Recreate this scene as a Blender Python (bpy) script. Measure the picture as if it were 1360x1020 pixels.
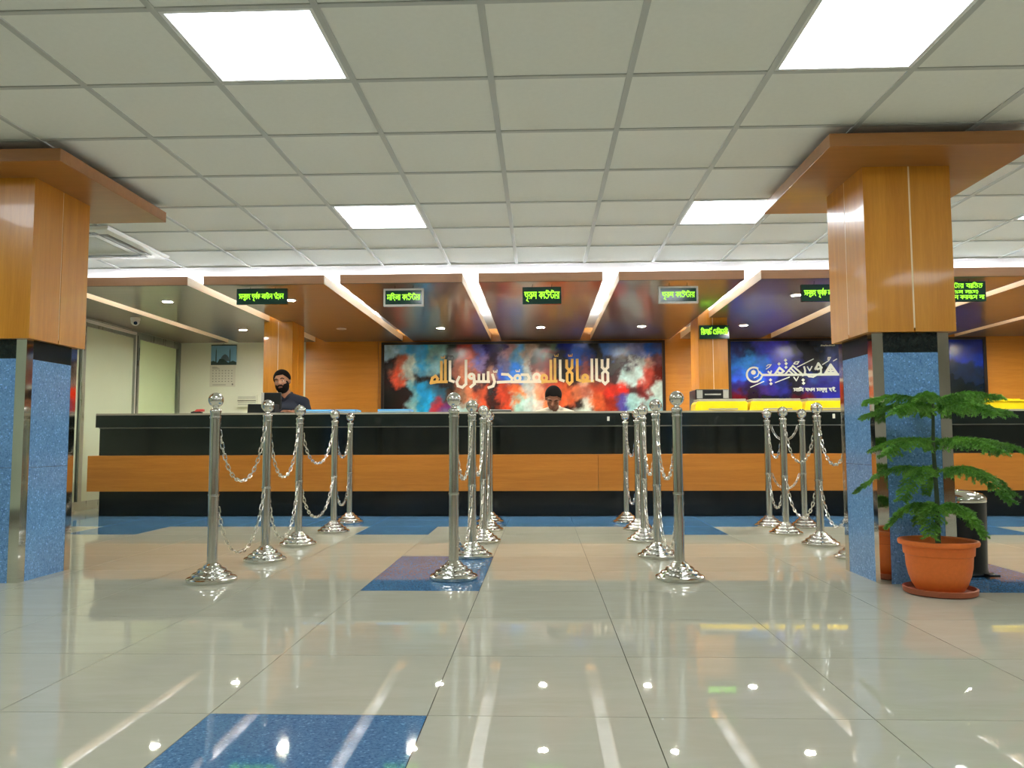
import bpy, bmesh, math, random
from mathutils import Vector, Matrix, noise
PI = math.pi
random.seed(7)
for o in list(bpy.data.objects):
    bpy.data.objects.remove(o)
SC = bpy.context.scene
COL = SC.collection

# ------------------------------------------------------------------ camera, world, exposure
CAM_H = 0.7423
def make_camera():
    f, pitch, yaw, roll = 1049.64, 0.0730, 0.0368, -0.0037
    F = Vector((-math.sin(yaw) * math.cos(pitch), math.cos(yaw) * math.cos(pitch), math.sin(pitch)))
    r = Vector((math.cos(yaw), math.sin(yaw), 0))
    u = r.cross(F)
    r2 = r * math.cos(roll) + u * math.sin(roll)
    u2 = u * math.cos(roll) - r * math.sin(roll)
    cam = bpy.data.cameras.new('camera')
    cam.sensor_width = 36
    cam.lens = 36 * f / 1360
    cam.clip_start = 0.05
    co = bpy.data.objects.new('camera', cam)
    COL.objects.link(co)
    M = Matrix((r2, u2, -F)).transposed().to_4x4()
    M.translation = Vector((0, 0, CAM_H))
    co.matrix_world = M
    SC.camera = co
make_camera()
SC.view_settings.view_transform = 'Standard'
SC.view_settings.look = 'None'
SC.view_settings.gamma = 1.0
SC.view_settings.use_curve_mapping = False
SC.view_settings.exposure = 0.55
w = bpy.data.worlds.new('world')
SC.world = w
w.use_nodes = True
w.node_tree.nodes['Background'].inputs[0].default_value = (0.8, 0.9, 1.0, 1)
w.node_tree.nodes['Background'].inputs[1].default_value = 0.3
PANEL_L = 9.0      # radiance of the square ceiling lights
COVE_L = 120.0       # radiance of the LED strips lying on the soffit panels
DOWN_L = 860.0       # radiance of the small round downlights

# ------------------------------------------------------------------ helpers
def lin(c):
    return tuple(((v / 255) / 12.92 if v / 255 <= 0.04045 else ((v / 255 + 0.055) / 1.055) ** 2.4) for v in c)

class MB:
    """collects faces in world coordinates; build() links them as one mesh object"""
    count = 0
    def __init__(s):
        s.v = []; s.f = []; s.m = []; s.mi = 0; MB.count = (MB.count + 1) % 13; s.bias = MB.count * .000015
    def add(s, vs, fs):
        b = len(s.v)
        s.v += [tuple(p) for p in vs]
        for q in fs:
            s.f.append(tuple(b + i for i in q)); s.m.append(s.mi)
        return s
    def box(s, x0, x1, y0, y1, z0, z1):
        return s.add([(x0, y0, z0), (x1, y0, z0), (x1, y1, z0), (x0, y1, z0), (x0, y0, z1), (x1, y0, z1), (x1, y1, z1), (x0, y1, z1)],
                     [(3, 2, 1, 0), (4, 5, 6, 7), (0, 1, 5, 4), (1, 2, 6, 5), (2, 3, 7, 6), (3, 0, 4, 7)])
    def lathe(s, prof, c, n=24, cap=True):
        vs = []; fs = []
        for (r, z) in prof:
            for k in range(n):
                a = 2 * PI * k / n
                vs.append((c[0] + r * math.cos(a), c[1] + r * math.sin(a), c[2] + z))
        for i in range(len(prof) - 1):
            for k in range(n):
                k2 = (k + 1) % n
                fs.append((i * n + k, i * n + k2, (i + 1) * n + k2, (i + 1) * n + k))
        if cap:
            fs.append(tuple(range(n - 1, -1, -1)))
            fs.append(tuple((len(prof) - 1) * n + k for k in range(n)))
        return s.add(vs, fs)
    def sphere(s, c, r, nu=16, nv=10, rot=None):
        if not hasattr(r, '__len__'): r = (r, r, r)
        c = Vector(c)
        vs = []; fs = []
        for i in range(1, nv):
            t = PI * i / nv
            for k in range(nu):
                a = 2 * PI * k / nu
                p = Vector((r[0] * math.sin(t) * math.cos(a), r[1] * math.sin(t) * math.sin(a), r[2] * math.cos(t)))
                if rot: p = rot @ p
                vs.append(c + p)
        top = Vector((0, 0, r[2])); bot = Vector((0, 0, -r[2]))
        if rot: top = rot @ top; bot = rot @ bot
        vs.append(c + top); vs.append(c + bot)
        T = len(vs) - 2; Bm = len(vs) - 1
        for i in range(nv - 2):
            for k in range(nu):
                k2 = (k + 1) % nu
                fs.append((i * nu + k, (i + 1) * nu + k, (i + 1) * nu + k2, i * nu + k2))
        for k in range(nu):
            k2 = (k + 1) % nu
            fs.append((T, k, k2)); fs.append((Bm, (nv - 2) * nu + k2, (nv - 2) * nu + k))
        return s.add(vs, fs)
    def tube(s, pts, r, n=8, closed=False, cap=True):
        pts = [Vector(p) for p in pts]
        N = len(pts)
        rs = r if hasattr(r, '__len__') else [r] * N
        vs = []; fs = []
        up = None
        for i, p in enumerate(pts):
            if closed: d = pts[(i + 1) % N] - pts[i - 1]
            else: d = pts[min(i + 1, N - 1)] - pts[max(i - 1, 0)]
            d.normalize()
            if up is None:
                up = Vector((0, 0, 1)) if abs(d.z) < .9 else Vector((0, 1, 0))
            a = d.cross(up)
            if a.length < 1e-6: a = d.cross(Vector((1, 0, 0)))
            a.normalize(); b = a.cross(d).normalized(); up = b
            for k in range(n):
                t = 2 * PI * k / n
                vs.append(p + (a * math.cos(t) + b * math.sin(t)) * rs[i])
        for i in range(N if closed else N - 1):
            j = (i + 1) % N
            for k in range(n):
                k2 = (k + 1) % n
                fs.append((i * n + k, i * n + k2, j * n + k2, j * n + k))
        if cap and not closed:
            fs.append(tuple(range(n - 1, -1, -1))); fs.append(tuple((N - 1) * n + k for k in range(n)))
        return s.add(vs, fs)
    def capsule(s, p0, p1, r0, r1, n=12):
        p0 = Vector(p0); p1 = Vector(p1); d = p1 - p0; L = d.length
        if L < 1e-6: return s.sphere(p0, max(r0, r1))
        d = d / L; pts = []; rs = []
        for t in (-.98, -.8, -.45, 0):
            pts.append(p0 + d * r0 * t); rs.append(r0 * math.sqrt(max(0, 1 - t * t)))
        for t in (0, .45, .8, .98):
            pts.append(p1 + d * r1 * t); rs.append(r1 * math.sqrt(max(0, 1 - t * t)))
        return s.tube(pts, rs, n)
    def prism(s, poly, y0, y1):
        """polygon in XZ extruded along Y"""
        n = len(poly)
        vs = [(x, y0, z) for x, z in poly] + [(x, y1, z) for x, z in poly]
        fs = [tuple(range(n)), tuple(range(2 * n - 1, n - 1, -1))] + [(k, n + k, n + (k + 1) % n, (k + 1) % n) for k in range(n)]
        return s.add(vs, fs)
    def stroke(s, pts, wd, y0, y1):
        """a flat pen stroke in XZ, wd wide, extruded along Y"""
        for (ax, az), (bx, bz) in zip(pts[:-1], pts[1:]):
            s.k = (getattr(s, 'k', 0) + 7) % 17
            dx, dz = bx - ax, bz - az
            L = math.hypot(dx, dz)
            if L < 1e-6: continue
            ex, ez = dx / L * wd * .35, dz / L * wd * .35
            nx, nz = -dz / L * wd / 2, dx / L * wd / 2
            s.prism([(ax - ex + nx, az - ez + nz), (ax - ex - nx, az - ez - nz), (bx + ex - nx, bz + ez - nz), (bx + ex + nx, bz + ez + nz)], y0 - .00022 * s.k - s.bias, y1)
        return s
    def mesh(s, name, off=(0, 0, 0), smooth=False):
        me = bpy.data.meshes.new(name)
        me.from_pydata([(a - off[0], b - off[1], c - off[2]) for a, b, c in s.v], [], s.f)
        bm = bmesh.new(); bm.from_mesh(me)
        bmesh.ops.recalc_face_normals(bm, faces=bm.faces)
        bm.to_mesh(me); bm.free()
        if smooth:
            me.polygons.foreach_set('use_smooth', [True] * len(me.polygons))
            if smooth != 'all':
                me.set_sharp_from_angle(angle=math.radians(40))
        return me
    def build(s, name, mat, parent=None, smooth=False, bevel=0, loc=None):
        off = BASE.get(parent.name, (0, 0, 0)) if parent else (loc or (0, 0, 0))
        me = s.mesh(name, off, smooth)
        mats = mat if isinstance(mat, (list, tuple)) else [mat]
        for m in mats: me.materials.append(m)
        if len(mats) > 1:
            me.polygons.foreach_set('material_index', s.m)
        o = bpy.data.objects.new(name, me)
        COL.objects.link(o)
        if parent: o.parent = parent
        else: o.location = off
        BASE[o.name] = off
        if bevel:
            b = o.modifiers.new('bevel', 'BEVEL'); b.width = bevel; b.segments = 2; b.limit_method = 'ANGLE'
        return o
BASE = {}
def tag(o, label=None, cat=None, group=None, kind=None):
    if label: o['label'] = label
    if cat: o['category'] = cat
    if group: o['group'] = group
    if kind: o['kind'] = kind
    return o
def thing(name, loc, label=None, cat=None, group=None, kind=None):
    o = bpy.data.objects.new(name, None)
    o.empty_display_size = .1
    COL.objects.link(o)
    o.location = loc
    BASE[o.name] = tuple(loc)
    return tag(o, label, cat, group, kind)
def copy_tree(o, loc=None, parent=None):
    c = o.copy(); COL.objects.link(c)
    if parent: c.parent = parent
    if loc is not None: c.location = loc
    BASE[c.name] = tuple(c.location)
    for ch in o.children: copy_tree(ch, None, c)
    return c
def box(name, mat, parent, *b, bevel=0):
    return MB().box(*b).build(name, mat, parent, bevel=bevel)

# ------------------------------------------------------------------ materials
def newmat(name):
    m = bpy.data.materials.new(name); m.use_nodes = True
    nt = m.node_tree
    return m, nt, nt.nodes['Principled BSDF']
def coords(nt, scale=(1, 1, 1), kind='Object', rot=(0, 0, 0)):
    t = nt.nodes.new('ShaderNodeTexCoord'); mp = nt.nodes.new('ShaderNodeMapping')
    mp.inputs['Scale'].default_value = scale; mp.inputs['Rotation'].default_value = rot
    nt.links.new(t.outputs[kind], mp.inputs['Vector'])
    return mp.outputs['Vector']
def noise_tex(nt, vec, scale=5, detail=4, rough=.55, dist=0):
    n = nt.nodes.new('ShaderNodeTexNoise')
    n.inputs['Scale'].default_value = scale; n.inputs['Detail'].default_value = detail
    n.inputs['Roughness'].default_value = rough; n.inputs['Distortion'].default_value = dist
    nt.links.new(vec, n.inputs['Vector'])
    return n
def ramp(nt, fac, stops):
    r = nt.nodes.new('ShaderNodeValToRGB')
    e = r.color_ramp.elements
    while len(e) < len(stops): e.new(.5)
    for k, (p, c) in enumerate(stops):
        e[k].position = p; e[k].color = (*c[:3], 1)
    nt.links.new(fac, r.inputs[0])
    return r.outputs[0]
def bump(nt, b, h, strength=.1, dist=.01):
    n = nt.nodes.new('ShaderNodeBump'); n.inputs['Strength'].default_value = strength; n.inputs['Distance'].default_value = dist
    nt.links.new(h, n.inputs['Height']); nt.links.new(n.outputs[0], b.inputs['Normal'])
def plain(name, rgb, rough=.5, metal=0, spec=.5, coat=0, var=.06, emis=0, scale=6, linear=False):
    m, nt, b = newmat(name)
    c = rgb if linear else lin(rgb)
    n = noise_tex(nt, coords(nt), scale, 3)
    col = ramp(nt, n.outputs['Fac'], [(.3, [v * (1 - var) for v in c]), (.7, [min(1, v * (1 + var)) for v in c])])
    nt.links.new(col, b.inputs['Base Color'])
    b.inputs['Roughness'].default_value = rough; b.inputs['Metallic'].default_value = metal
    b.inputs['Specular IOR Level'].default_value = spec; b.inputs['Coat Weight'].default_value = coat
    b.inputs['Coat Roughness'].default_value = .05
    if emis:
        b.inputs['Emission Color'].default_value = (*c, 1); b.inputs['Emission Strength'].default_value = emis
    return m
def wood(name, c0, c1, axis='z', rough=.3, coat=.3, scale=1.0, coat_rough=.06):
    m, nt, b = newmat(name)
    s = {'x': (1.2, 22, 22), 'y': (22, 1.2, 22), 'z': (22, 22, 1.2)}[axis]
    vec = coords(nt, tuple(v * scale for v in s))
    n1 = noise_tex(nt, vec, 1.0, 5, .6, .4)
    n2 = noise_tex(nt, coords(nt, tuple(v * scale * 4 for v in s)), 2.0, 3, .7)
    mx = nt.nodes.new('ShaderNodeMix'); mx.data_type = 'FLOAT'; mx.inputs['Factor'].default_value = .35
    nt.links.new(n1.outputs['Fac'], mx.inputs['A']); nt.links.new(n2.outputs['Fac'], mx.inputs['B'])
    a, c = lin(c0), lin(c1)
    mid = [(p + q) / 2 for p, q in zip(a, c)]
    col = ramp(nt, mx.outputs['Result'], [(.3, a), (.5, mid), (.7, c)])
    nt.links.new(col, b.inputs['Base Color'])
    b.inputs['Roughness'].default_value = rough
    b.inputs['Coat Weight'].default_value = coat; b.inputs['Coat Roughness'].default_value = coat_rough
    bump(nt, b, n2.outputs['Fac'], .03, .002)
    return m
def granite(name, base, dark, light, rough=.12, scale=1.0):
    m, nt, b = newmat(name)
    vec = coords(nt, (1, 1, 1))
    v = nt.nodes.new('ShaderNodeTexVoronoi'); v.inputs['Scale'].default_value = 95 * scale
    nt.links.new(vec, v.inputs['Vector'])
    n = noise_tex(nt, coords(nt, (1, 1, .55), rot=(.5, .3, .6)), 60 * scale, 4, .7)
    n3 = noise_tex(nt, vec, 2.2, 3)
    c1 = ramp(nt, n.outputs['Fac'], [(.36, lin(dark)), (.5, lin(base)), (.66, lin(base)), (.78, lin(light))])
    sep = nt.nodes.new('ShaderNodeSeparateColor'); nt.links.new(v.outputs['Color'], sep.inputs[0])
    c2 = ramp(nt, sep.outputs[0], [(.0, (.72, .74, .8)), (.5, (1, 1, 1)), (.93, (1.0, 1.0, 1.0)), (.97, (1.7, 1.6, 1.5))])
    mx = nt.nodes.new('ShaderNodeMix'); mx.data_type = 'RGBA'; mx.blend_type = 'MULTIPLY'; mx.inputs['Factor'].default_value = 1
    nt.links.new(c1, mx.inputs['A']); nt.links.new(c2, mx.inputs['B'])
    c3 = ramp(nt, n3.outputs['Fac'], [(.3, (.88, .9, .92)), (.7, (1.05, 1.05, 1.05))])
    m2 = nt.nodes.new('ShaderNodeMix'); m2.data_type = 'RGBA'; m2.blend_type = 'MULTIPLY'; m2.inputs['Factor'].default_value = 1
    nt.links.new(mx.outputs['Result'], m2.inputs['A']); nt.links.new(c3, m2.inputs['B'])
    nt.links.new(m2.outputs['Result'], b.inputs['Base Color'])
    b.inputs['Roughness'].default_value = rough
    return m
def emitter(name, rgb, strength):
    m, nt, b = newmat(name)
    c = lin(rgb)
    b.inputs['Base Color'].default_value = (*c, 1)
    b.inputs['Emission Color'].default_value = (*c, 1); b.inputs['Emission Strength'].default_value = strength
    b.inputs['Roughness'].default_value = .4
    return m
def brushed(name, rgb, rough, sc=(40, 40, 1.5)):
    m, nt, b = newmat(name)
    n = noise_tex(nt, coords(nt, sc), 3, 3)
    col = ramp(nt, n.outputs['Fac'], [(.3, [v * .82 for v in lin(rgb)]), (.7, lin(rgb))])
    nt.links.new(col, b.inputs['Base Color'])
    r = ramp(nt, n.outputs['Fac'], [(.3, (rough * .7,) * 3), (.7, (rough * 1.3,) * 3)])
    nt.links.new(r, b.inputs['Roughness'])
    b.inputs['Metallic'].default_value = 1
    return m
def floor_mat(name, c0, c1, rough):
    m, nt, b = newmat(name)
    info = nt.nodes.new('ShaderNodeObjectInfo')
    vec = coords(nt, (1, 3.5, 1))
    n = noise_tex(nt, vec, 2.2, 6, .6, 1.2)
    col = ramp(nt, n.outputs['Fac'], [(.3, lin(c0)), (.72, lin(c1))])
    hs = nt.nodes.new('ShaderNodeHueSaturation')
    mr = nt.nodes.new('ShaderNodeMapRange'); mr.inputs['To Min'].default_value = .97; mr.inputs['To Max'].default_value = 1.03
    nt.links.new(info.outputs['Random'], mr.inputs['Value']); nt.links.new(mr.outputs[0], hs.inputs['Value'])
    nt.links.new(col, hs.inputs['Color']); nt.links.new(hs.outputs[0], b.inputs['Base Color'])
    b.inputs['Roughness'].default_value = rough
    b.inputs['Specular IOR Level'].default_value = .36
    return m

M = {}
M['tile'] = floor_mat('cream_polished_tile', (192, 190, 170), (201, 199, 182), .016)
M['tile_blue'] = granite('blue_speckled_tile', (92, 140, 182), (70, 114, 158), (176, 206, 224), .03, 1.9)
M['grout'] = plain('floor_grout', (70, 66, 58), .8)
M['ceil_tile'] = plain('mineral_ceiling_tile', (232, 232, 224), .9, var=.015, scale=40)
M['ceil_bar'] = plain('grey_ceiling_bar', (186, 188, 182), .6, var=.02)
M['ceil_white'] = plain('white_gypsum', (235, 235, 232), .8, var=.01)
M['slab'] = plain('concrete_slab', (90, 90, 90), .9)
M['wall_pale'] = plain('pale_wall_paint', (228, 232, 214), .7, var=.02, scale=1.5)
M['wall_far'] = plain('cream_wall_paint', (222, 220, 208), .7, var=.03, scale=1.5)
M['wood'] = wood('honey_wood_laminate', (196, 124, 26), (224, 154, 48), 'z', .3, .3)
M['wood_x'] = wood('honey_wood_band', (188, 110, 28), (214, 136, 46), 'x', .38, .1)
M['wood_wall'] = wood('honey_wood_wall', (186, 118, 34), (212, 142, 50), 'x', .35, .2)
M['soffit'] = wood('brown_soffit_laminate', (92, 75, 67), (112, 92, 82), 'x', .3, .55, 1.0, .09)
M['fascia'] = wood('pinkish_fascia_laminate', (202, 150, 118), (218, 168, 136), 'x', .35, .2)
M['lit_wood'] = wood('wood_edge_painted_lit', (240, 218, 184), (248, 230, 202), 'y', .35, .1)  # wood of the slot sides, its strong lighting painted in as near-white
M['cap'] = wood('brown_cap_laminate', (146, 94, 44), (168, 112, 58), 'x', .32, .3)
M['stone'] = granite('blue_granite', (122, 170, 218), (94, 140, 196), (214, 232, 244), .14, 1.7)
M['black_stone'] = granite('black_granite', (30, 38, 36), (22, 28, 27), (56, 66, 64), .1)
M['black_panel'] = plain('black_gloss_panel', (20, 27, 25), .12, var=.15)
M['black_base'] = plain('black_counter_base', (14, 17, 16), .2, var=.2)
M['mirror'] = brushed('mirror_steel', (225, 222, 214), .05, (2, 2, .5))
M['steel'] = brushed('satin_steel_tube', (212, 210, 202), .15)
M['chrome'] = brushed('bright_steel', (222, 220, 212), .1, (3, 3, 3))
M['chain'] = brushed('galvanised_chain', (225, 222, 212), .22, (9, 9, 9))
M['gold_line'] = plain('pale_gold_strip', (252, 228, 186), .35, var=.03)
M['alu'] = brushed('grey_aluminium', (172, 178, 172), .35, (8, 8, 1))
M['frost'] = plain('frosted_green_glass', (204, 218, 194), .25, var=.04, scale=.8)
M['frost2'] = plain('frosted_green_glass_lighter', (208, 230, 188), .25, var=.03, scale=.8)
M['frame_dark'] = plain('dark_brown_frame', (34, 24, 20), .3)
M['white_plastic'] = plain('white_plastic', (226, 226, 222), .35, var=.02)
M['grey_plastic'] = plain('grey_plastic', (150, 152, 146), .45, var=.03)
M['black_plastic'] = plain('black_plastic', (16, 18, 18), .3, var=.1)
M['lens'] = plain('black_lens', (6, 6, 8), .05)
M['yellow'] = plain('yellow_plastic', (235, 205, 10), .35, var=.03)
M['ac_grille'] = plain('pale_grille', (196, 198, 186), .5, var=.05, scale=30)
M['grey_lid'] = plain('grey_tray_lid', (150, 146, 130), .5, var=.05)
M['blue_paper'] = plain('light_blue_folder', (96, 168, 222), .5, var=.05)
M['red_plastic'] = plain('red_plastic', (190, 70, 66), .4)
M['paper'] = plain('paper_white', (214, 214, 198), .7, var=.02)
M['ink'] = plain('grey_print', (120, 122, 112), .8)
M['terracotta'] = plain('orange_plastic_pot', (240, 122, 48), .5, var=.04, scale=60)
M['saucer'] = plain('terracotta_saucer', (164, 88, 56), .55, var=.06)
M['soil'] = plain('dark_soil', (70, 44, 30), .95, var=.3, scale=60)
M['bark'] = plain('green_brown_stem', (70, 84, 62), .8, var=.2, scale=40)
M['skin'] = plain('brown_skin', (150, 104, 78), .5, var=.04, scale=20)
M['skin2'] = plain('darker_brown_skin', (128, 82, 60), .5, var=.04, scale=20)
M['hair'] = plain('black_hair', (15, 12, 11), .9, var=.5, scale=160, spec=.15)
M['navy'] = plain('navy_cotton', (15, 23, 40), .85, var=.12, scale=14)
M['cream_cloth'] = plain('cream_cotton', (212, 208, 188), .85, var=.04, scale=14)
M['trouser'] = plain('charcoal_trouser', (40, 40, 44), .85)
M['eye'] = plain('eye_white', (220, 216, 208), .2)
M['iris'] = plain('dark_iris', (20, 12, 8), .1)
M['lip'] = plain('lip_skin', (120, 70, 62), .5)
M['panel_light'] = emitter('led_panel_diffuser', (240, 248, 255), PANEL_L)
M['cove_light'] = emitter('led_strip_cool', (246, 250, 255), COVE_L)
M['down_light'] = emitter('downlight_lamp', (255, 250, 235), DOWN_L)
M['down_off'] = plain('unlit_downlight', (150, 140, 130), .3)
M['sign_face'] = plain('dark_green_acrylic', (34, 72, 66), .12, var=.05)
M['led_green'] = emitter('green_led_lettering', (165, 255, 60), .85)
M['gold_letter'] = plain('gold_letter', (226, 178, 84), .35, var=.1, scale=8)
M['cream_letter'] = plain('cream_letter', (240, 232, 214), .4, var=.03, scale=8)
M['white_letter'] = plain('white_letter', (226, 234, 226), .4, var=.02)
M['sky_print'] = plain('calendar_sky', (120, 170, 206), .5, var=.06)
M['dark_print'] = plain('calendar_dark_green', (42, 64, 60), .6, var=.2, scale=30)
M['dome_print'] = plain('calendar_dome', (84, 104, 116), .6, var=.1, scale=30)
def leafmat():
    m, nt, b = newmat('pine_needles')
    n = noise_tex(nt, coords(nt), 9, 4)
    col = ramp(nt, n.outputs['Fac'], [(.3, lin((72, 130, 50))), (.7, lin((144, 202, 84)))])
    nt.links.new(col, b.inputs['Base Color']); b.inputs['Roughness'].default_value = .5
    b.inputs['Subsurface Weight'].default_value = 0
    return m
M['leaf'] = leafmat()

# ------------------------------------------------------------------ room dimensions
XL, XR, YN, YB, HC = -5.10, 8.60, -3.4, 10.95, 2.317
CX, CY, S = -0.2091, 3.3261, 0.6          # ceiling grid origin and pitch
FX, FY = -0.3152, 2.2015                  # floor grid origin
CANOPY_Y, SOF0, SOF1 = 6.90, 2.152, 2.233

# ------------------------------------------------------------------ floor
floor = MB().box(XL - .2, XR + .2, YN - .2, YB + .2, -.12, -.006).build('floor', M['grout'])
tag(floor, kind='structure')
def tile_mesh(name, sx, sy, mat):
    hx, hy = sx / 2 - .0014, sy / 2 - .0014
    me = MB().box(-hx, hx, -hy, hy, -.006, 0).mesh(name)
    me.materials.append(mat)
    return me
me_cream = tile_mesh('floor_tile', S, S, M['tile']); me_blue = tile_mesh('floor_tile_blue', S, S, M['tile_blue'])
me_cream2 = tile_mesh('floor_tile_long', S, 2 * S, M['tile']); me_blue2 = tile_mesh('floor_tile_blue_long', S, 2 * S, M['tile_blue'])
rest = MB()
blue2 = {(-1, 3), (4, 3), (-1, -2)}; cream2 = {(-1, 1)}
covered = set()
for (i, j) in blue2 | cream2: covered.add((i, j + 1))
for j in range(-11, 15):
    for i in range(-8, 15):
        x = FX + (i + .5) * S; y = FY + (j + .5) * S
        x0, x1, y0, y1 = x - S / 2, x + S / 2, y - S / 2, y + S / 2
        if x1 < XL or x0 > XR or y1 < YN or y0 > YB: continue
        if (i, j) in covered: continue
        if -2 <= j <= 9 and -8 <= i <= 9 and not (j < 0 and abs(i) > 4):
            if (i, j) in blue2: me, yy = me_blue2, y + S / 2
            elif (i, j) in cream2: me, yy = me_cream2, y + S / 2
            else:
                blue = j in (8, 9) or (j == 7 and i in (-6, -2, 2, 6))
                me, yy = (me_blue if blue else me_cream), y
            o = bpy.data.objects.new('floor_tile', me); COL.objects.link(o)
            o.location = (x, yy, 0); o.parent = floor
        else:
            g = .0014
            rest.box(max(x0, XL) + g, min(x1, XR) - g, max(y0, YN) + g, min(y1, YB) - g, -.006, 0)
tag(rest.build('floor_tile_field', M['tile'], floor), kind='stuff')

# ------------------------------------------------------------------ ceiling
ceiling = MB().box(XL - .2, XR + .2, YN - .2, YB + .2, HC + .04, HC + .14).build('ceiling', M['slab'])
tag(ceiling, kind='structure')
LIGHTS = [(-2, -1), (2, -1), (6, -1), (-2, 3), (2, 3), (6, 3), (-6, -1), (-2, -5), (2, -5), (6, -5), (-6, -5), (10, -1), (10, 3), (-2, -8), (2, -8), (6, -8)]  # rearmost row is unseen, added to brighten reflections in the steel corners
g = .013
ct = MB().box(-S / 2 + g, S / 2 - g, -S / 2 + g, S / 2 - g, 0, .012).mesh('ceiling_tile'); ct.materials.append(M['ceil_tile'])
fieldm = MB()
for j in range(-13, 6):
    for i in range(-9, 15):
        x0, y0 = CX + i * S, CY + j * S
        if x0 + S <= XL + .02 or x0 >= XR - .02 or y0 + S < YN: continue
        if (i, j) in LIGHTS: continue
        if j >= -2 and i >= -8 and x0 + S <= XR:
            o = bpy.data.objects.new('ceiling_tile', ct); COL.objects.link(o)
            o.location = (x0 + S / 2, y0 + S / 2, HC + .006); o.parent = ceiling
        else:
            fieldm.box(max(x0, XL) + g, min(x0 + S, XR) - g, max(y0, YN) + g, y0 + S - g, HC + .006, HC + .018)
tag(fieldm.build('ceiling_tile_field', M['ceil_tile'], ceiling), kind='stuff')
YE = CY + 6 * S
for i in range(-8, 15):
    x = CX + i * S
    box('grid_bar', M['ceil_bar'], ceiling, x - .0135, x + .0135, YN, YE, HC, HC + .03)
for j in range(-12, 7):
    y = CY + j * S
    for i in range(-9, 15):
        x0, x1 = max(CX + i * S + .0135, XL), min(CX + (i + 1) * S - .0135, XR)
        if x1 - x0 < .05: continue
        if j < -2 or i < -7 or i > 7:
            continue
        box('cross_bar', M['ceil_bar'], ceiling, x0, x1, y - .012, y + .012, HC + .001, HC + .03)
cm = MB()
for j in range(-12, -2):
    y = CY + j * S
    cm.box(XL, XR, y - .012, y + .012, HC + .001, HC + .025)
tag(cm.build('cross_bar_field', M['ceil_bar'], ceiling), kind='stuff')
box('cove_ceiling', M['ceil_white'], ceiling, XL, XR, YE + .012, YB, HC + .002, HC + .03)

WHERE = {(-2, -1): 'nearest on the left', (2, -1): 'at the top edge, nearest on the right', (-2, 3): 'farther one left of centre', (2, 3): 'farther one beside the right pillar cap', (6, 3): 'far one at the right edge'}
def ceiling_light(i, j):
    x, y = CX + (i + .5) * S, CY + (j + .5) * S
    lab = 'square white LED ceiling panel, ' + WHERE.get((i, j), 'out of view, %s %s' % ({-6: 'far left', -2: 'left', 2: 'right', 6: 'far right', 10: 'rightmost'}[i], {-1: 'front row', 3: 'back row', -5: 'behind the camera', -8: 'one added to brighten steel reflections'}[j]))
    t = thing('ceiling_light', (x, y, HC), lab, 'ceiling light', 'square LED panels in the ceiling')
    h = S / 2 - .0135; q = h - .016
    f = MB()
    for b in ((-h, h, -h, -q), (-h, h, q, h), (-h, -q, -q, q), (q, h, -q, q)):
        f.box(x + b[0], x + b[1], y + b[2], y + b[3], HC + .002, HC + .02)
    f.build('frame', M['white_plastic'], t)
    box('diffuser', M['panel_light'], t, x - q, x + q, y - q, y + q, HC + .006, HC + .02)
for i, j in LIGHTS: ceiling_light(i, j)

# ------------------------------------------------------------------ walls
wb = MB().box(XL - .15, XR + .15, YB, YB + .15, 0, HC + .04).build('wall_back', M['wall_pale']); tag(wb, kind='structure')
for x0, x1 in ((-3.30, -2.27), (-2.27, 1.69), (1.69, 2.55), (2.55, 6.03), (6.03, 7.3), (7.3, XR)):
    box('wood_panel', M['wood_wall'], wb, x0 + .003, x1 - .003, YB - .03, YB - .0005, 0, HC)
wr = MB().box(XR, XR + .15, YN, YB, 0, HC + .04).build('wall_right', M['wall_far']); tag(wr, kind='structure')
wf = MB().box(XL - .15, XR + .15, YN - .15, YN, 0, HC + .04).build('wall_front', M['wall_far']); tag(wf, kind='structure')
box('wainscot', M['cap'], wf, XL, XR, YN + .0005, YN + .03, 0, .3)
wl = MB().box(XL - .15, XL - .06, YN, YB, 0, HC + .04).build('wall_left', M['wall_far']); tag(wl, kind='structure')
# framed frosted-glass partition along the left wall
stops = [YN + .04, -2.0, -.6, 1.0, 2.6, 4.2, 5.8, 7.2, 8.59, 9.75, 10.91]
for k, y in enumerate(stops):
    hw = .055 if k == len(stops) - 2 else .035
    box('mullion', M['alu'], wl, XL - .05, XL + .01, y - hw, y + hw, .1, 2.15)
box('door_gap_strip', M['black_plastic'], wl, XL + .01, XL + .012, 9.735, 9.75, .1, 2.1)
box('bright_edge', M['white_plastic'], wl, XL + .01, XL + .014, 9.70, 9.715, .1, 2.1)
for k in range(len(stops) - 1):
    a, b = stops[k] + .05, stops[k + 1] - .05
    if k == len(stops) - 2: a += .01
    box('frosted_pane', M['frost2'] if k == len(stops) - 2 else M['frost'], wl, XL - .04, XL - .02, a, b, .1, 2.06)
    box('top_rail', M['alu'], wl, XL - .05, XL, a - .012, b + .012, 2.06, 2.15)
box('cable_duct', M['white_plastic'], wl, XL + .001, XL + .03, 6.95, 9.68, 2.1, 2.13)
box('sill_rail', M['alu'], wl, XL - .05, XL, YN, YB, 0, .1)

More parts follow.
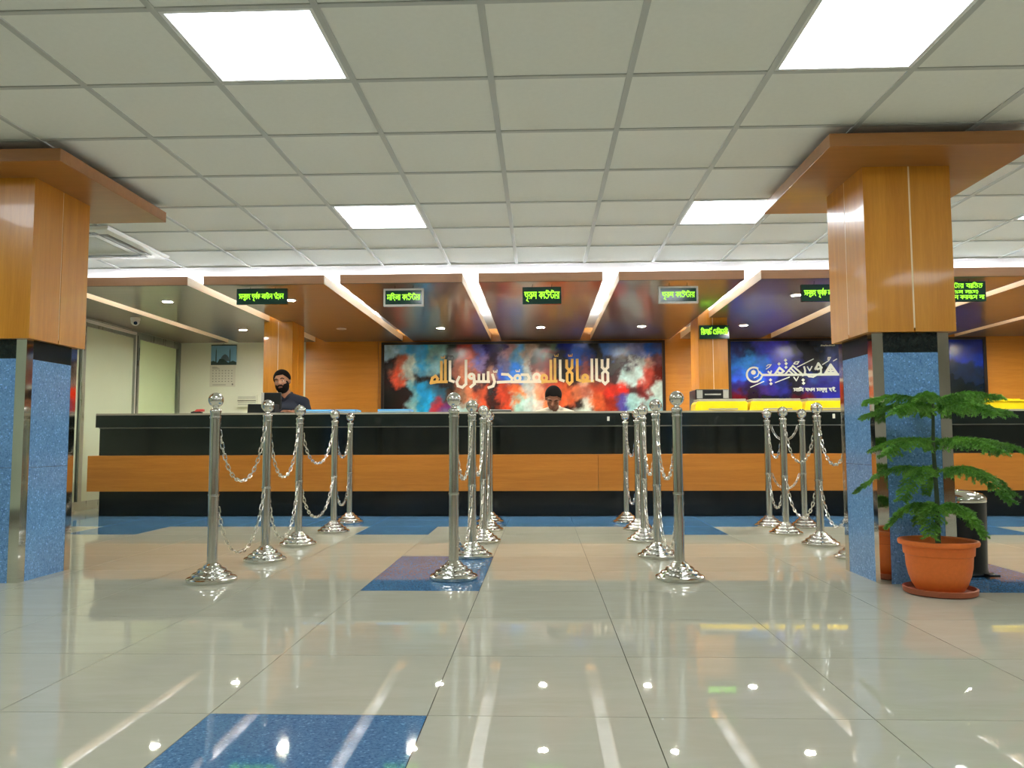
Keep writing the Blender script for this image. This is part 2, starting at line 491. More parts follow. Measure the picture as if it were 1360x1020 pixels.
# ------------------------------------------------------------------ soffit (canopy) over the counter
P = 1.2375
SLOTW = .148
edges = [XL] + [(k + .5) * P for k in range(-4, 7)] + [XR]
ORD = ['first', 'second', 'third', 'fourth', 'fifth', 'sixth', 'seventh', 'eighth', 'ninth', 'tenth', 'eleventh', 'twelfth']
for k in range(len(edges) - 1):
    x0 = edges[k] + (SLOTW / 2 if k else .005); x1 = edges[k + 1] - (SLOTW / 2 if k < len(edges) - 2 else .005)
    t = thing('soffit_panel', ((x0 + x1) / 2, CANOPY_Y, SOF0), 'glossy brown wooden soffit panel over the counter, %s from the left wall' % ORD[k], 'soffit panel', 'soffit panels over the counter')
    box('panel_board', M['soffit'], t, x0, x1, CANOPY_Y, YB - .032, SOF0, SOF1)
    box('led_strip', M['cove_light'], t, x0 + .05, x1 - .05, 7.5, 7.525, SOF1, SOF1 + .014)
    for yl in (7.95, 8.6, 9.5): box('led_strip', M['cove_light'], t, x0 + .05, x1 - .05, yl, yl + .02, SOF1, SOF1 + .012)  # further hidden rows, added to brighten the slots between panels
    for xs in (x0 - .003, x1): box('painted_lit_side', M['lit_wood'], t, xs, xs + .003, CANOPY_Y, YB - .033, SOF0 + .001, SOF1)  # thin slot faces, cove light painted in as pale colour
    box('edge_strip', M['fascia'], t, x0, x1, CANOPY_Y - .004, CANOPY_Y, SOF0 + .004, SOF1)

def downlight(x, y, label, lit=True):
    t = thing('downlight', (x, y, SOF0), label, 'downlight', 'round downlights in the soffit')
    MB().lathe([(.062, 0), (.062, -.006), (.05, -.009), (.044, -.004), (.044, 0)], (x, y, SOF0), 20, cap=False).build('trim_ring', M['white_plastic'], t, True)
    MB().lathe([(.044, -.001), (.044, -.003)], (x, y, SOF0), 20).build('lamp_disc', M['down_light'] if lit else M['down_off'], t)
for k in range(-3, 6):
    nth = ORD[k + 4]
    for y, row in ((7.66, 'front'), (9.66, 'rear')):
        lit = not (k == -2 and row == 'rear')
        downlight(k * P, y, '%s round downlight in the %s soffit panel from the left, %s row' % ('lit' if lit else 'unlit', nth, row), lit)

# ------------------------------------------------------------------ pillars
def front_pillar(x0, x1, y0, y1, capx, capy, label):
    cx, cy = (x0 + x1) / 2, (y0 + y1) / 2
    t = thing('clad_pillar', (cx, cy, 0), label, 'pillar', 'square pillars in the hall')
    core = box('core', M['slab'], t, x0 + .02, x1 - .02, y0 + .02, y1 - .02, 0, HC - .002)
    e = .055
    zj, zt, zb = .612, 1.205, 1.312
    for za, zc, mat, nm in ((0, zj - .001, M['stone'], 'granite_slab'), (zj + .001, zt, M['stone'], 'granite_slab'), (zt, zb, M['black_stone'], 'black_band')):
        box(nm, mat, t, x0 + e, x1 - e, y0, y0 + .02, za, zc)
        box(nm, mat, t, x0 + e, x1 - e, y1 - .02, y1, za, zc)
        box(nm, mat, t, x0, x0 + .02, y0 + e, y1 - e, za, zc)
        box(nm, mat, t, x1 - .02, x1, y0 + e, y1 - e, za, zc)
    for sx, xx in ((1, x0), (-1, x1)):
        for sy, yy in ((1, y0), (-1, y1)):
            m = MB()
            xa, xb = sorted((xx - sx * .002, xx + sx * e)); ya, yb = sorted((yy - sy * .002, yy + sy * .018))
            m.box(xa, xb, ya, yb, 0, zb)
            xa, xb = sorted((xx - sx * .002, xx + sx * .018)); ya, yb = sorted((yy + sy * .018, yy + sy * e))
            m.box(xa, xb, ya, yb, 0, zb)
            m.build('steel_corner', M['mirror'], t)
    q = .031
    wz0, wz1 = zb, 2.2
    a0, a1, b0, b1 = x0 - q, x1 + q, y0 - q, y1 + q
    gx = a0 + (a1 - a0) * .53; gy = (b0 + b1) / 2
    w_ = .018; gp = .0045
    for (xa, xb) in ((a0, gx - gp), (gx + gp, a1)):
        box('wood_board', M['wood'], t, xa, xb, b0, b0 + w_, wz0, wz1)
        box('wood_board', M['wood'], t, xa, xb, b1 - w_, b1, wz0, wz1)
    for (ya, yb) in ((b0 + w_, gy - gp), (gy + gp, b1 - w_)):
        box('wood_board', M['wood'], t, a0, a0 + w_, ya, yb, wz0, wz1)
        box('wood_board', M['wood'], t, a1 - w_, a1, ya, yb, wz0, wz1)
    for (xa, xb, ya, yb) in ((gx - gp, gx + gp, b0 + .0008, b0 + w_), (gx - gp, gx + gp, b1 - w_, b1 - .003), (a0 + .0008, a0 + w_, gy - gp, gy + gp), (a1 - w_, a1 - .003, gy - gp, gy + gp)):
        box('gold_strip', M['gold_line'], t, xa, xb, ya, yb, wz0 + .02, wz1)
    box('bottom_lip', M['wood'], t, a0 + w_, a1 - w_, b0 + w_, b1 - w_, wz0, wz0 + .012)
    box('cap_board', M['cap'], t, capx[0], capx[1], capy[0], capy[1], 2.2, 2.268, bevel=.003)
    return t
front_pillar(1.753, 2.147, 4.226, 4.69, (1.443, 2.481), (3.89, 5.06), 'blue granite and wood pillar behind the potted pine, right side')
front_pillar(-3.194, -2.80, 4.18, 4.645, (-3.517, -2.477), (3.90, 5.06), 'blue granite and wood pillar at the left edge')

def back_pillar(x0, x1, y0, y1, slot, label):
    t = thing('wood_pillar', ((x0 + x1) / 2, (y0 + y1) / 2, 0), label, 'pillar', 'wooden pillars behind the counter')
    gx = x0 + (x1 - x0) * .5; gy = y0 + (y1 - y0) * .5; gp = .004; wd = .02
    box('core', M['slab'], t, x0 + wd, x1 - wd, y0 + wd, y1 - wd, 0, SOF0)
    for (xa, xb) in ((x0, gx - gp), (gx + gp, x1)):
        box('wood_board', M['wood'], t, xa, xb, y0, y0 + wd, 0, SOF0)
        box('wood_board', M['wood'], t, xa, xb, y1 - wd, y1, 0, SOF0)
    for (ya, yb) in ((y0 + wd, gy - gp), (gy + gp, y1 - wd)):
        box('wood_board', M['wood'], t, x0, x0 + wd, ya, yb, 0, SOF0)
        box('wood_board', M['wood'], t, x1 - wd, x1, ya, yb, 0, SOF0)
    box('gold_strip', M['gold_line'], t, gx - gp, gx + gp, y0 + .003, y0 + wd, 0, SOF0)
    for xa, xb in ((x0 + .003, x0 + wd), (x1 - wd, x1 - .003)):
        box('gold_strip', M['gold_line'], t, xa, xb, gy - gp, gy + gp, 0, SOF0)
    a, b = max(x0, slot - SLOTW / 2 + .002), min(x1, slot + SLOTW / 2 - .002)
    box('pillar_top', M['wood'], t, a, b, y0, y1, SOF0, HC)
back_pillar(-3.229, -2.892, 9.05, 9.50, -2.5 * P, 'narrow wooden pillar behind the man in navy')
back_pillar(1.80, 2.132, 9.05, 9.50, 1.5 * P, 'narrow wooden pillar carrying a small green sign')

# ------------------------------------------------------------------ counter
CL, CR = -4.55, 7.0
ctr = thing('reception_counter', ((CL + CR) / 2, 8.25, 0), 'long black reception counter with an orange wood band', 'counter')
box('base_panel', M['black_base'], ctr, CL, CR, 8.03, 8.12, .001, .262)
seams = [-4.61, -1.88, .56, 3.0, 5.44, CR + .03]
for a, b in zip(seams[:-1], seams[1:]):
    box('wood_band', M['wood_x'], ctr, a + .0015, b - .0015, 7.90, 8.06, .255, .615)
box('front_panel', M['black_panel'], ctr, CL, CR, 8.0, 8.1, .615, .893)
box('light_strip', M['grey_lid'], ctr, CL, CR, 7.985, 8.1, .893, .903)
box('top_slab', M['black_panel'], ctr, CL - .02, CR, 7.955, 8.52, .903, 1.027)
box('top_edge', M['grey_lid'], ctr, CL - .02, CR, 7.957, 8.52, 1.027, 1.046)
box('end_panel', M['black_panel'], ctr, CL, CL + .04, 8.1, 8.5, .001, .903)
box('end_panel', M['black_panel'], ctr, CR - .04, CR, 8.1, 8.5, .001, .903)
CT = 1.046
for x, z, lab in ((.672, .97, 'tiny white paper sticker on the black counter edge, centre'), (2.9, .985, 'tiny white paper sticker on the black counter edge, right')):
    tag(MB().box(x - .012, x + .012, 7.953, 7.955, z - .022, z + .022).build('sticker', M['paper']), lab, 'sticker')

# ------------------------------------------------------------------ stanchions and chains
ROWS = {
    'leftmost row': [(-1.777, 4.254), (-1.743, 4.981), (-1.769, 5.744), (-1.724, 6.556), (-1.778, 7.317)],
    'row left of centre': [(-.482, 4.356), (-.453, 5.175), (-.435, 5.926), (-.452, 6.672), (-.477, 7.352)],
    'row right of centre': [(.741, 4.351), (.744, 5.172), (.762, 5.98), (.809, 6.733), (.775, 7.352)],
    'row by the right pillar': [(1.976, 5.121), (1.984, 5.776), (1.943, 6.442), (1.972, 7.001), (2.245, 6.912)],
}
POS = ['post nearest the camera', 'second post from the camera', 'middle post', 'fourth post from the camera', 'post nearest the counter']
proto = None
def make_post(x, y):
    t = thing('stanchion_post', (x, y, 0))
    MB().lathe([(.127, 0), (.131, .004), (.131, .018), (.126, .023), (.112, .027), (.105, .031), (.103, .04), (.098, .045), (.084, .049), (.077, .053), (.075, .062), (.07, .067), (.057, .071), (.05, .075), (.046, .084), (.037, .092), (.031, .096), (.0295, .098)], (x, y, 0), 36).build('base', M['chrome'], t, True)
    MB().lathe([(.0275, .095), (.0275, .905)], (x, y, 0), 24).build('pole', M['steel'], t, True)
    MB().lathe([(.0285, .905), (.0305, .91), (.0305, .918), (.026, .925), (.016, .93), (.014, .937), (.018, .941)], (x, y, 0), 24).build('collar', M['chrome'], t, True)
    MB().sphere((x, y, .976), .041, 24, 16).build('ball', M['chrome'], t, 'all')
    for z in (.88, .46):
        MB().lathe([(.0295, z - .006), (.0305, z), (.0295, z + .006)], (x, y, 0), 16, cap=False).build('chain_ring', M['chrome'], t, True)
    return t
for row, pts in ROWS.items():
    for k, (x, y) in enumerate(pts):
        if proto is None: proto = make_post(x, y); t = proto
        else: t = copy_tree(proto, (x, y, 0))
        p = POS[k]
        if row == 'row by the right pillar' and k == 4: p = 'offset post to the right'
        elif row == 'row by the right pillar' and k == 3: p = 'farthest post'
        elif row == 'row by the right pillar' and k == 0: p = 'post hidden behind the pillar'
        tag(t, 'steel ball-topped barrier post, %s, %s' % (row, p), 'barrier post', 'steel barrier posts')

def chain(a, b, z0, sag, label):
    A = Vector((a[0], a[1], z0)); B = Vector((b[0], b[1], z0))
    d = (B - A); d.z = 0; d.normalize()
    A = A + d * .031; B = B - d * .031
    L = (B - A).length
    n = 60
    cpts = []
    for i in range(n + 1):
        t = i / n
        p = A.lerp(B, t)
        k = 2.6
        s = 1 - (math.cosh(k * (2 * t - 1)) - 1) / (math.cosh(k) - 1)
        p.z -= sag * s
        cpts.append(p)
    acc = [0]
    for p, q in zip(cpts[:-1], cpts[1:]): acc.append(acc[-1] + (q - p).length)
    pitch = .036
    N = max(4, int(acc[-1] / pitch))
    m = MB()
    side = Vector((0, 0, 1)).cross(d).normalized()
    j = 0
    for i in range(N):
        s = (i + .5) * acc[-1] / N
        while acc[j + 1] < s: j += 1
        u = (s - acc[j]) / (acc[j + 1] - acc[j])
        c = cpts[j].lerp(cpts[j + 1], u); tg = (cpts[j + 1] - cpts[j]).normalized()
        nb = tg.cross(side).normalized()
        w_ = (side + nb).normalized() if i % 2 else (side - nb).normalized()
        hl, hw = .0175, .0085
        pts = []
        for (pu, pw) in ((-hl, 0), (-hl * .7, hw), (hl * .7, hw), (hl, 0), (hl * .7, -hw), (-hl * .7, -hw)):
            pts.append(c + tg * pu * 1.3 + w_ * pw)
        m.tube(pts, .0034, 5, closed=True)
    o = m.build('barrier_chain', M['chain'], None, True, loc=(A.x, A.y, 0))
    tag(o, label, 'chain', 'chains between the barrier posts')
for row, pts in ROWS.items():
    for k in range(4):
        sp = math.hypot(pts[k][0] - pts[k + 1][0], pts[k][1] - pts[k + 1][1])
        sg = {0: .36, 1: .37, 2: .30, 3: .27}[k] * min(1, sp / .6)
        for z, nm in ((.88, 'upper'), (.46, 'lower')):
            if row == 'row by the right pillar': sg = min(sg, .30)
            s2 = sg if nm == 'upper' else min(sg * .98, .4)
            chain(pts[k], pts[k + 1], z, s2, '%s steel chain hanging between %s and %s posts, %s' % (nm, ORD[k], ORD[k + 1], row))

# ------------------------------------------------------------------ pen-stroke Bengali lettering
G = {
 'k': (.92, 1, [[(.5, 1), (.5, 0)], [(.5, .95), (.08, .47), (.5, .15)], [(.5, .74), (.74, .78), (.86, .58), (.78, .36), (.66, .38)]]),
 'A': (.3, 1, [[(.17, 1), (.17, 0)]]),
 'U': (.82, 1, [[(.3, 1), (.3, .74), (.62, .68), (.74, .4), (.58, .08), (.3, .02), (.12, .26)], [(.2, 1), (.3, 1.3), (.65, 1.24), (.86, 1.02)]]),
 'nT': (1.05, 1, [[(.06, .5), (.2, .7), (.38, .56), (.4, 1)], [(.38, .56), (.42, .25), (.62, .04), (.86, .14), (.95, .45), (.8, .6)], [(.5, 1), (.55, 1.3), (.82, 1.24), (1.02, 1.02)]]),
 'r': (.74, 1, [[(.62, 1), (.62, 0)], [(.62, .95), (.1, .5), (.62, .16)], [(.26, .02), (.34, .02)]]),
 'b': (.74, 1, [[(.62, 1), (.62, 0)], [(.62, .95), (.1, .5), (.62, .16)]]),
 'm': (.84, 1, [[(.2, 1), (.2, .45), (.06, .3), (.2, .2), (.36, .42), (.68, .5)], [(.68, 1), (.68, 0)]]),
 'i': (.32, 1, [[(.16, 1), (.16, 0)], [(.16, 1), (.2, 1.28), (.5, 1.36), (.9, 1.02)]]),
 'I': (.32, 1, [[(.16, 1), (.16, 0)], [(.16, 1), (.1, 1.28), (-.3, 1.36), (-.62, 1.06)]]),
 'h': (.74, 1, [[(.15, 1), (.15, .75), (.5, .7), (.56, .5), (.2, .4), (.42, .22), (.66, -.1)]]),
 'l': (.88, 1, [[(.76, 1), (.76, 0)], [(.76, .6), (.56, .72), (.43, .5), (.43, .25)], [(.43, .6), (.25, .72), (.1, .5), (.22, .2)]]),
 'p': (.76, 1, [[(.64, 1), (.64, 0)], [(.64, .3), (.35, .3), (.12, .6), (.1, .95)], [(.14, .66), (.38, .8)]]),
 'pu': (.76, 1, [[(.64, 1), (.64, 0), (.48, -.16), (.42, -.34), (.58, -.3), (.78, -.5)], [(.64, .3), (.35, .3), (.12, .6), (.1, .95)], [(.14, .66), (.38, .8)]]),
 'ru': (.95, 1, [[(.62, 1), (.62, 0)], [(.62, .95), (.1, .5), (.62, .16)], [(.26, .02), (.34, .02)], [(.62, .5), (.8, .62), (.9, .4), (.7, .2)]]),
 'S': (.74, 1, [[(.62, 1), (.62, 0)], [(.1, .95), (.1, .42), (.62, .36)], [(.12, .85), (.62, .5)]]),
 'a': (.96, 1, [[(.82, 1), (.82, 0)], [(.1, .7), (.3, .76), (.38, .56), (.2, .45)], [(.38, .5), (.35, .2), (.12, .1)], [(.4, .36), (.82, .46)]]),
 'n': (.76, 1, [[(.64, 1), (.64, 0)], [(.64, .5), (.4, .62), (.15, .6), (.1, .4), (.28, .36), (.3, .5)]]),
 'nu': (.76, 1, [[(.64, 1), (.64, 0), (.46, -.1), (.5, -.28), (.64, -.22), (.78, -.38)], [(.64, .5), (.4, .62), (.15, .6), (.1, .4), (.28, .36), (.3, .5)]]),
 'gr': (.8, 1, [[(.68, 1), (.68, 0)], [(.1, .45), (.3, .3), (.4, .6), (.2, .85), (.1, .7)], [(.68, .05), (.3, -.05), (.1, -.26)]]),
 'g': (.8, 1, [[(.68, 1), (.68, 0)], [(.1, .45), (.3, .3), (.4, .6), (.2, .85), (.1, .7)]]),
 'e': (.42, 0, [[(.4, 1), (.16, .86), (.08, .45), (.2, .1), (.36, .26)]]),
 'E': (.74, 1, [[(.2, 1), (.25, .7), (.55, .65), (.52, .45), (.2, .4), (.42, .2), (.64, -.08)], [(.2, 1), (.25, 1.3), (.55, 1.28), (.74, 1.02)]]),
 'd': (.66, 1, [[(.15, .98), (.15, .7), (.45, .56), (.3, .36)], [(.45, .56), (.55, .2), (.6, 0)]]),
 'dc': (.66, 1, [[(.15, .98), (.15, .7), (.45, .56), (.3, .36)], [(.45, .56), (.55, .2), (.6, 0)], [(.5, 1.3), (.64, 1.14), (.8, 1.3)], [(.62, 1.36), (.68, 1.36)]]),
 'R': (.74, 1, [[(.15, 1), (.15, .7), (.5, .68), (.62, .4), (.46, .08), (.2, .05), (.1, .26)], [(.34, -.2), (.42, -.2)]]),
 'D': (.74, 1, [[(.15, 1), (.15, .7), (.5, .68), (.62, .4), (.46, .08), (.2, .05), (.1, .26)]]),
 'br': (.74, 1, [[(.62, 1), (.62, 0)], [(.62, .95), (.1, .5), (.62, .16)], [(.5, 1.06), (.68, 1.12), (.82, 1.46)]]),
 'Tr': (.74, 1, [[(.15, .96), (.12, .4), (.3, .05), (.56, .15), (.62, .45), (.46, .6)], [(.15, 1), (.2, 1.26), (.42, 1.2)], [(.5, 1.06), (.66, 1.12), (.82, 1.46)]]),
 'v': (.74, 1, [[(.62, .9), (.2, .8), (.12, .4), (.36, .1), (.62, .26), (.5, .5), (.25, .45)]]),
 'y': (.74, 1, [[(.62, 1), (.62, 0)], [(.1, .95), (.36, .6), (.1, .42), (.62, .26)]]),
 'K': (.76, 0, [[(.64, 1), (.64, 0)], [(.1, .85), (.3, .92), (.3, .6), (.15, .5), (.3, .34), (.64, .4)]]),
 'su': (.76, 1, [[(.64, 1), (.64, 0), (.46, -.1), (.5, -.28), (.64, -.22), (.78, -.38)], [(.1, .8), (.3, .86), (.36, .6), (.15, .45), (.3, .2)], [(.36, .56), (.64, .6)]]),
 'sT': (.8, 1, [[(.64, 1), (.64, 0), (.42, -.14), (.56, -.34), (.78, -.28)], [(.1, .8), (.3, .86), (.36, .6), (.15, .45), (.3, .2)], [(.36, .56), (.64, .6)]]),
 'sh': (.8, 1, [[(.66, 1), (.66, 0)], [(.1, .55), (.2, .85), (.36, .6), (.3, .35)], [(.36, .6), (.5, .85), (.66, .6)]]),
 't': (.8, 1, [[(.36, .55), (.24, .7), (.46, .82), (.7, .55), (.56, .1), (.25, .05), (.1, .36)]]),
 'Y': (.4, 1, [[(.05, .55), (.2, .62), (.26, .36), (.1, .2), (.3, -.08)], [(.34, 1), (.34, 0)]]),
 ',': (.3, 0, [[(.12, .1), (.1, -.15)]]), '(': (.3, 0, [[(.24, 1.1), (.08, .6), (.24, -.1)]]), ')': (.3, 0, [[(.06, 1.1), (.22, .6), (.06, -.1)]]),
}
WORD = {
 'please': 'a nu gr h'.split(), 'kindly': 'pu br k'.split(), 'inline': 'l A E e n'.split(), 'stand': 'dc A R A n'.split(),
 'women': 'm i h l A'.split(), 'counter': 'k A U nT A r'.split(), 'men': 'pu ru S'.split(), 'report': 'r i p e p A Tr'.split(),
 'delivery': 'e D i l v A r I'.split(), 'ami': 'a A i m'.split(), 'jakhan': 'y K n'.split(), 'asustha': 'a su sT'.split(), 'hoi': 'h E ,'.split(),
 'cash': 'k Y A sh'.split(), 'except': 'b Y i t t'.split(), 'lenden': 'e l n e d n'.split(), 'koro': 'k r b e n'.split(), 'na': 'n A'.split(),
 'kal': 'k A e l'.split(), 'lage': 'l A e g )'.split(), 'kono': 'e k A n'.split(), 'open': '( e k A r b i n'.split(),
}
WORD['report'] = 'i r e p A Tr'.split(); WORD['women'] = 'm i h l A'.split()
def write(m, words, x0, x1, zb, h, y0, y1, pen=.13):
    """lay the words between x0 and x1, baseline zb, headline zb+h"""
    tot = 0
    for k, wd in enumerate(words):
        tot += sum(G[c][0] for c in WORD[wd]) + (.45 if k else 0)
    sx = (x1 - x0) / tot; x = x0
    wdt = pen * h
    for k, wd in enumerate(words):
        if k: x += .45 * sx
        hs = None
        for c in WORD[wd]:
            gw, head, st = G[c]
            for pl in st:
                m.stroke([(x + px * sx, zb + pz * h) for px, pz in pl], wdt, y0, y1)
            if head and hs is None: hs = x
            if not head and hs is not None:
                m.stroke([(hs, zb + h), (x, zb + h)], wdt * 1.1, y0, y1); hs = None
            x += gw * sx
        if hs is not None: m.stroke([(hs, zb + h), (x, zb + h)], wdt * 1.1, y0, y1)
    return m

def led_sign(x0, x1, z0, z1, y, lines, label, framed=False, wires=True):
    t = thing('led_sign', ((x0 + x1) / 2, y, z0), label, 'sign', 'green LED counter signs')
    box('sign_board', M['sign_face'], t, x0, x1, y, y + .03, z0, z1)
    if framed:
        f = MB(); b = .016
        for q in ((x0 - b, x1 + b, z0 - b, z0), (x0 - b, x1 + b, z1, z1 + b), (x0 - b, x0, z0, z1), (x1, x1 + b, z0, z1)):
            f.box(q[0], q[1], y - .006, y + .032, q[2], q[3])
        f.build('white_frame', M['white_plastic'], t)
    m = MB()
    for (words, a, b, zb, h) in lines:
        write(m, words, x0 + (x1 - x0) * a, x0 + (x1 - x0) * b, z0 + (z1 - z0) * zb, (z1 - z0) * h, y - .003, y, .135)
    m.build('led_lettering', M['led_green'], t)
    if wires:
        top = z1 + (.013 if framed else 0)
        for fx in (.25, .75):
            x = x0 + (x1 - x0) * fx
            MB().tube([(x, y + .015, top), (x + .004, y + .015, SOF0)], .0022, 6).build('hanging_wire', M['black_plastic'], t)
SY = 7.0
one = lambda *wds: [(list(wds), .05, .95, .33, .36)]
led_sign(-2.756, -2.294, 1.992, 2.138, SY, [(['please', 'kindly', 'inline', 'stand'], .05, .93, .36, .28)], 'wide dark green hanging sign with four green words, left')
led_sign(-1.397, -1.067, 1.978, 2.106, SY, one('women', 'counter'), 'white-framed green LED sign hanging left of centre', True)
led_sign(-.16, .186, 1.969, 2.124, SY, one('men', 'counter'), 'unframed green LED sign hanging at the centre over the counter')
led_sign(1.066, 1.384, 1.98, 2.1, SY, one('men', 'counter'), 'white-framed green LED sign hanging right of centre', True)
led_sign(2.306, 2.77, 1.969, 2.12, SY, [(['please', 'kindly', 'inline', 'stand'], .05, .93, .36, .28)], 'dark green hanging sign partly hidden by the right pillar')
led_sign(3.36, 3.902, 1.955, 2.132, SY, [(['cash', 'counter', 'except'], .05, .95, .68, .2), (['open', 'kal', 'lage'], .05, .88, .4, .15), (['kono', 'lenden', 'koro', 'na'], .05, .97, .12, .18)], 'three-line green LED sign right of the granite pillar')
led_sign(1.808, 2.142, 1.903, 2.058, 9.012, one('report', 'delivery'), 'green LED sign fixed on the wooden pillar behind the counter', False, False)

# ------------------------------------------------------------------ murals
def mural(name, x0, x1, z0, z1, grid, label, seed, amp):
    y = YB - .065
    t = thing(name, ((x0 + x1) / 2, y, z0), label, 'mural')
    nx, nz = int((x1 - x0) / .016), int((z1 - z0) / .016)
    R_, C_ = len(grid), len(grid[0])
    vs = []; cols = []
    for j in range(nz + 1):
        for i in range(nx + 1):
            u, v = i / nx, j / nz
            vs.append((x0 + (x1 - x0) * u, y, z0 + (z1 - z0) * v))
            p = Vector((vs[-1][0] * 2.6, seed, vs[-1][2] * 2.6))
            du = noise.fractal(p, .6, 2.1, 6) * amp; dv = noise.fractal(p + Vector((9, 3, 4)), .6, 2.1, 6) * amp
            gx = min(max(u * C_ - .5 + du, 0), C_ - 1.001); gz = min(max((1 - v) * R_ - .5 + dv, 0), R_ - 1.001)
            a, b = int(gx), int(gz); fa, fb = gx - a, gz - b
            fa = fa * fa * (3 - 2 * fa); fb = fb * fb * (3 - 2 * fb); fa = fa * fa * (3 - 2 * fa); fb = fb * fb * (3 - 2 * fb)
            c = [0, 0, 0]
            for (ii, jj, ww) in ((a, b, (1 - fa) * (1 - fb)), (a + 1, b, fa * (1 - fb)), (a, b + 1, (1 - fa) * fb), (a + 1, b + 1, fa * fb)):
                q = grid[jj][ii]
                for k in range(3): c[k] += q[k] * ww
            sh = 1 + .2 * noise.fractal(p * 2.9, .8, 2.0, 4)
            mean = sum(c) / 3; c = [112 + (mean - 118) * 1.4 + (k - mean) * 1.25 for k in c]
            cols.append([max(0, min(255, k * sh)) for k in c])
    fs = [(j * (nx + 1) + i, j * (nx + 1) + i + 1, (j + 1) * (nx + 1) + i + 1, (j + 1) * (nx + 1) + i) for j in range(nz) for i in range(nx)]
    off = BASE[t.name]
    me = bpy.data.meshes.new('painted_board')
    me.from_pydata([(a - off[0], b - off[1], c - off[2]) for a, b, c in vs], [], fs)
    at = me.color_attributes.new('paint', 'FLOAT_COLOR', 'POINT')
    flat = []
    for c in cols: flat += [*lin(c), 1]
    at.data.foreach_set('color', flat)
    m, nt, b = newmat(name + '_paint')
    ca = nt.nodes.new('ShaderNodeVertexColor'); ca.layer_name = 'paint'
    n = noise_tex(nt, coords(nt), 14, 5, .65)
    mul = ramp(nt, n.outputs['Fac'], [(.25, (.78, .78, .8)), (.75, (1.18, 1.16, 1.14))])
    mx = nt.nodes.new('ShaderNodeMix'); mx.data_type = 'RGBA'; mx.blend_type = 'MULTIPLY'; mx.inputs['Factor'].default_value = 1
    nt.links.new(ca.outputs['Color'], mx.inputs['A']); nt.links.new(mul, mx.inputs['B'])
    nt.links.new(mx.outputs['Result'], b.inputs['Base Color'])
    b.inputs['Roughness'].default_value = .22
    me.materials.append(m)
    o = bpy.data.objects.new('painted_board', me); COL.objects.link(o); o.parent = t
    sm = o.modifiers.new('thickness', 'SOLIDIFY'); sm.thickness = .02; sm.offset = -1
    fw = .04
    for nm, q in (('frame_bar', (x0 - fw, x1 + fw, z1, z1 + .035)), ('frame_bar', (x0 - fw, x1 + fw, z0 - fw, z0)), ('frame_bar', (x0 - fw, x0, z0, z1)), ('frame_bar', (x1, x1 + fw, z0, z1))):
        box(nm, M['frame_dark'], t, q[0], q[1], y - .015, y + .034, q[2], q[3])
    return t
g1 = [
 [(150,180,200),(110,160,195),(60,150,200),(50,150,200),(120,160,160),(60,70,65),(150,80,80),(190,90,80),(120,120,200),(60,50,110),(170,140,150),(110,160,200),(170,150,140),(80,80,80),(110,130,120),(40,60,150),(50,100,200),(50,80,150),(50,55,60),(70,110,180),(80,110,170),(110,120,170),(60,100,180),(50,90,160)],
 [(60,50,50),(170,100,80),(180,190,180),(90,150,180),(130,170,180),(50,55,50),(170,90,70),(190,110,90),(150,130,180),(70,50,70),(120,120,160),(70,130,210),(180,190,190),(120,80,80),(140,70,70),(60,60,60),(80,80,100),(130,80,80),(60,55,55),(60,50,50),(60,50,60),(170,180,180),(180,140,130),(110,80,90)],
 [(70,40,40),(210,90,60),(170,180,170),(60,60,60),(60,50,50),(40,45,40),(150,90,70),(200,130,100),(80,50,50),(170,130,120),(70,110,220),(90,150,230),(190,200,200),(210,160,140),(160,80,80),(50,45,45),(60,50,50),(190,150,130),(130,80,70),(80,50,50),(170,200,200),(180,205,205),(190,90,80),(110,50,50)],
 [(40,30,30),(50,35,35),(110,160,170),(50,150,200),(70,110,130),(90,70,60),(140,110,90),(190,120,90),(190,90,60),(60,50,50),(190,80,50),(230,120,70),(200,190,180),(200,140,110),(190,90,60),(200,100,60),(180,110,80),(180,110,90),(180,80,50),(190,60,40),(240,60,50),(90,70,70),(120,60,60),(170,190,185)],
 [(35,28,28),(60,40,40),(150,190,190),(50,170,220),(170,70,80),(120,70,120),(160,180,180),(150,180,175),(200,90,60),(80,50,40),(200,80,50),(150,190,180),(180,200,195),(200,190,180),(200,120,80),(190,100,70),(60,50,45),(190,190,180),(200,100,60),(150,60,40),(90,80,140),(150,190,190),(160,190,190),(150,185,185)],
 [(90,40,35),(70,35,35),(110,120,120),(60,160,210),(110,120,160),(110,100,130),(150,170,170),(190,160,140),(120,50,40),(60,50,45),(120,80,60),(170,190,180),(190,200,190),(190,180,170),(200,150,120),(200,110,80),(170,180,170),(180,190,180),(60,60,60),(190,90,60),(60,110,200),(90,150,210),(110,160,190),(140,180,185)]]
g2h = [(70, 80, 190), (60, 90, 190), (60, 60, 120), (60, 50, 110), (80, 40, 80), (70, 40, 80)]
g2 = [
 [(50,70,130),(40,60,100),(70,80,190),(80,80,200),(80,80,200),(40,40,90),(40,50,60),(60,70,90),(80,90,120),(70,80,100)],
 [(50,110,190),(60,140,220),(70,130,230),(70,90,220),(70,80,200),(50,50,120),(35,40,50),(40,50,60),(80,90,140),(70,80,120)],
 [(60,100,210),(60,110,210),(50,120,230),(70,90,210),(50,60,130),(40,40,60),(60,80,150),(60,60,140),(70,80,150),(60,60,130)],
 [(70,60,140),(60,40,90),(80,60,130),(70,60,140),(60,60,140),(45,40,60),(60,60,130),(50,50,130),(60,60,150),(60,60,150)],
 [(120,30,50),(60,30,40),(40,30,40),(40,35,70),(40,40,80),(100,35,50),(120,35,45),(60,50,130),(60,60,160),(60,60,150)],
 [(60,30,40),(110,30,40),(60,40,80),(40,50,110),(35,40,70),(40,40,70),(80,50,90),(60,60,140),(60,60,150),(50,60,110)]]
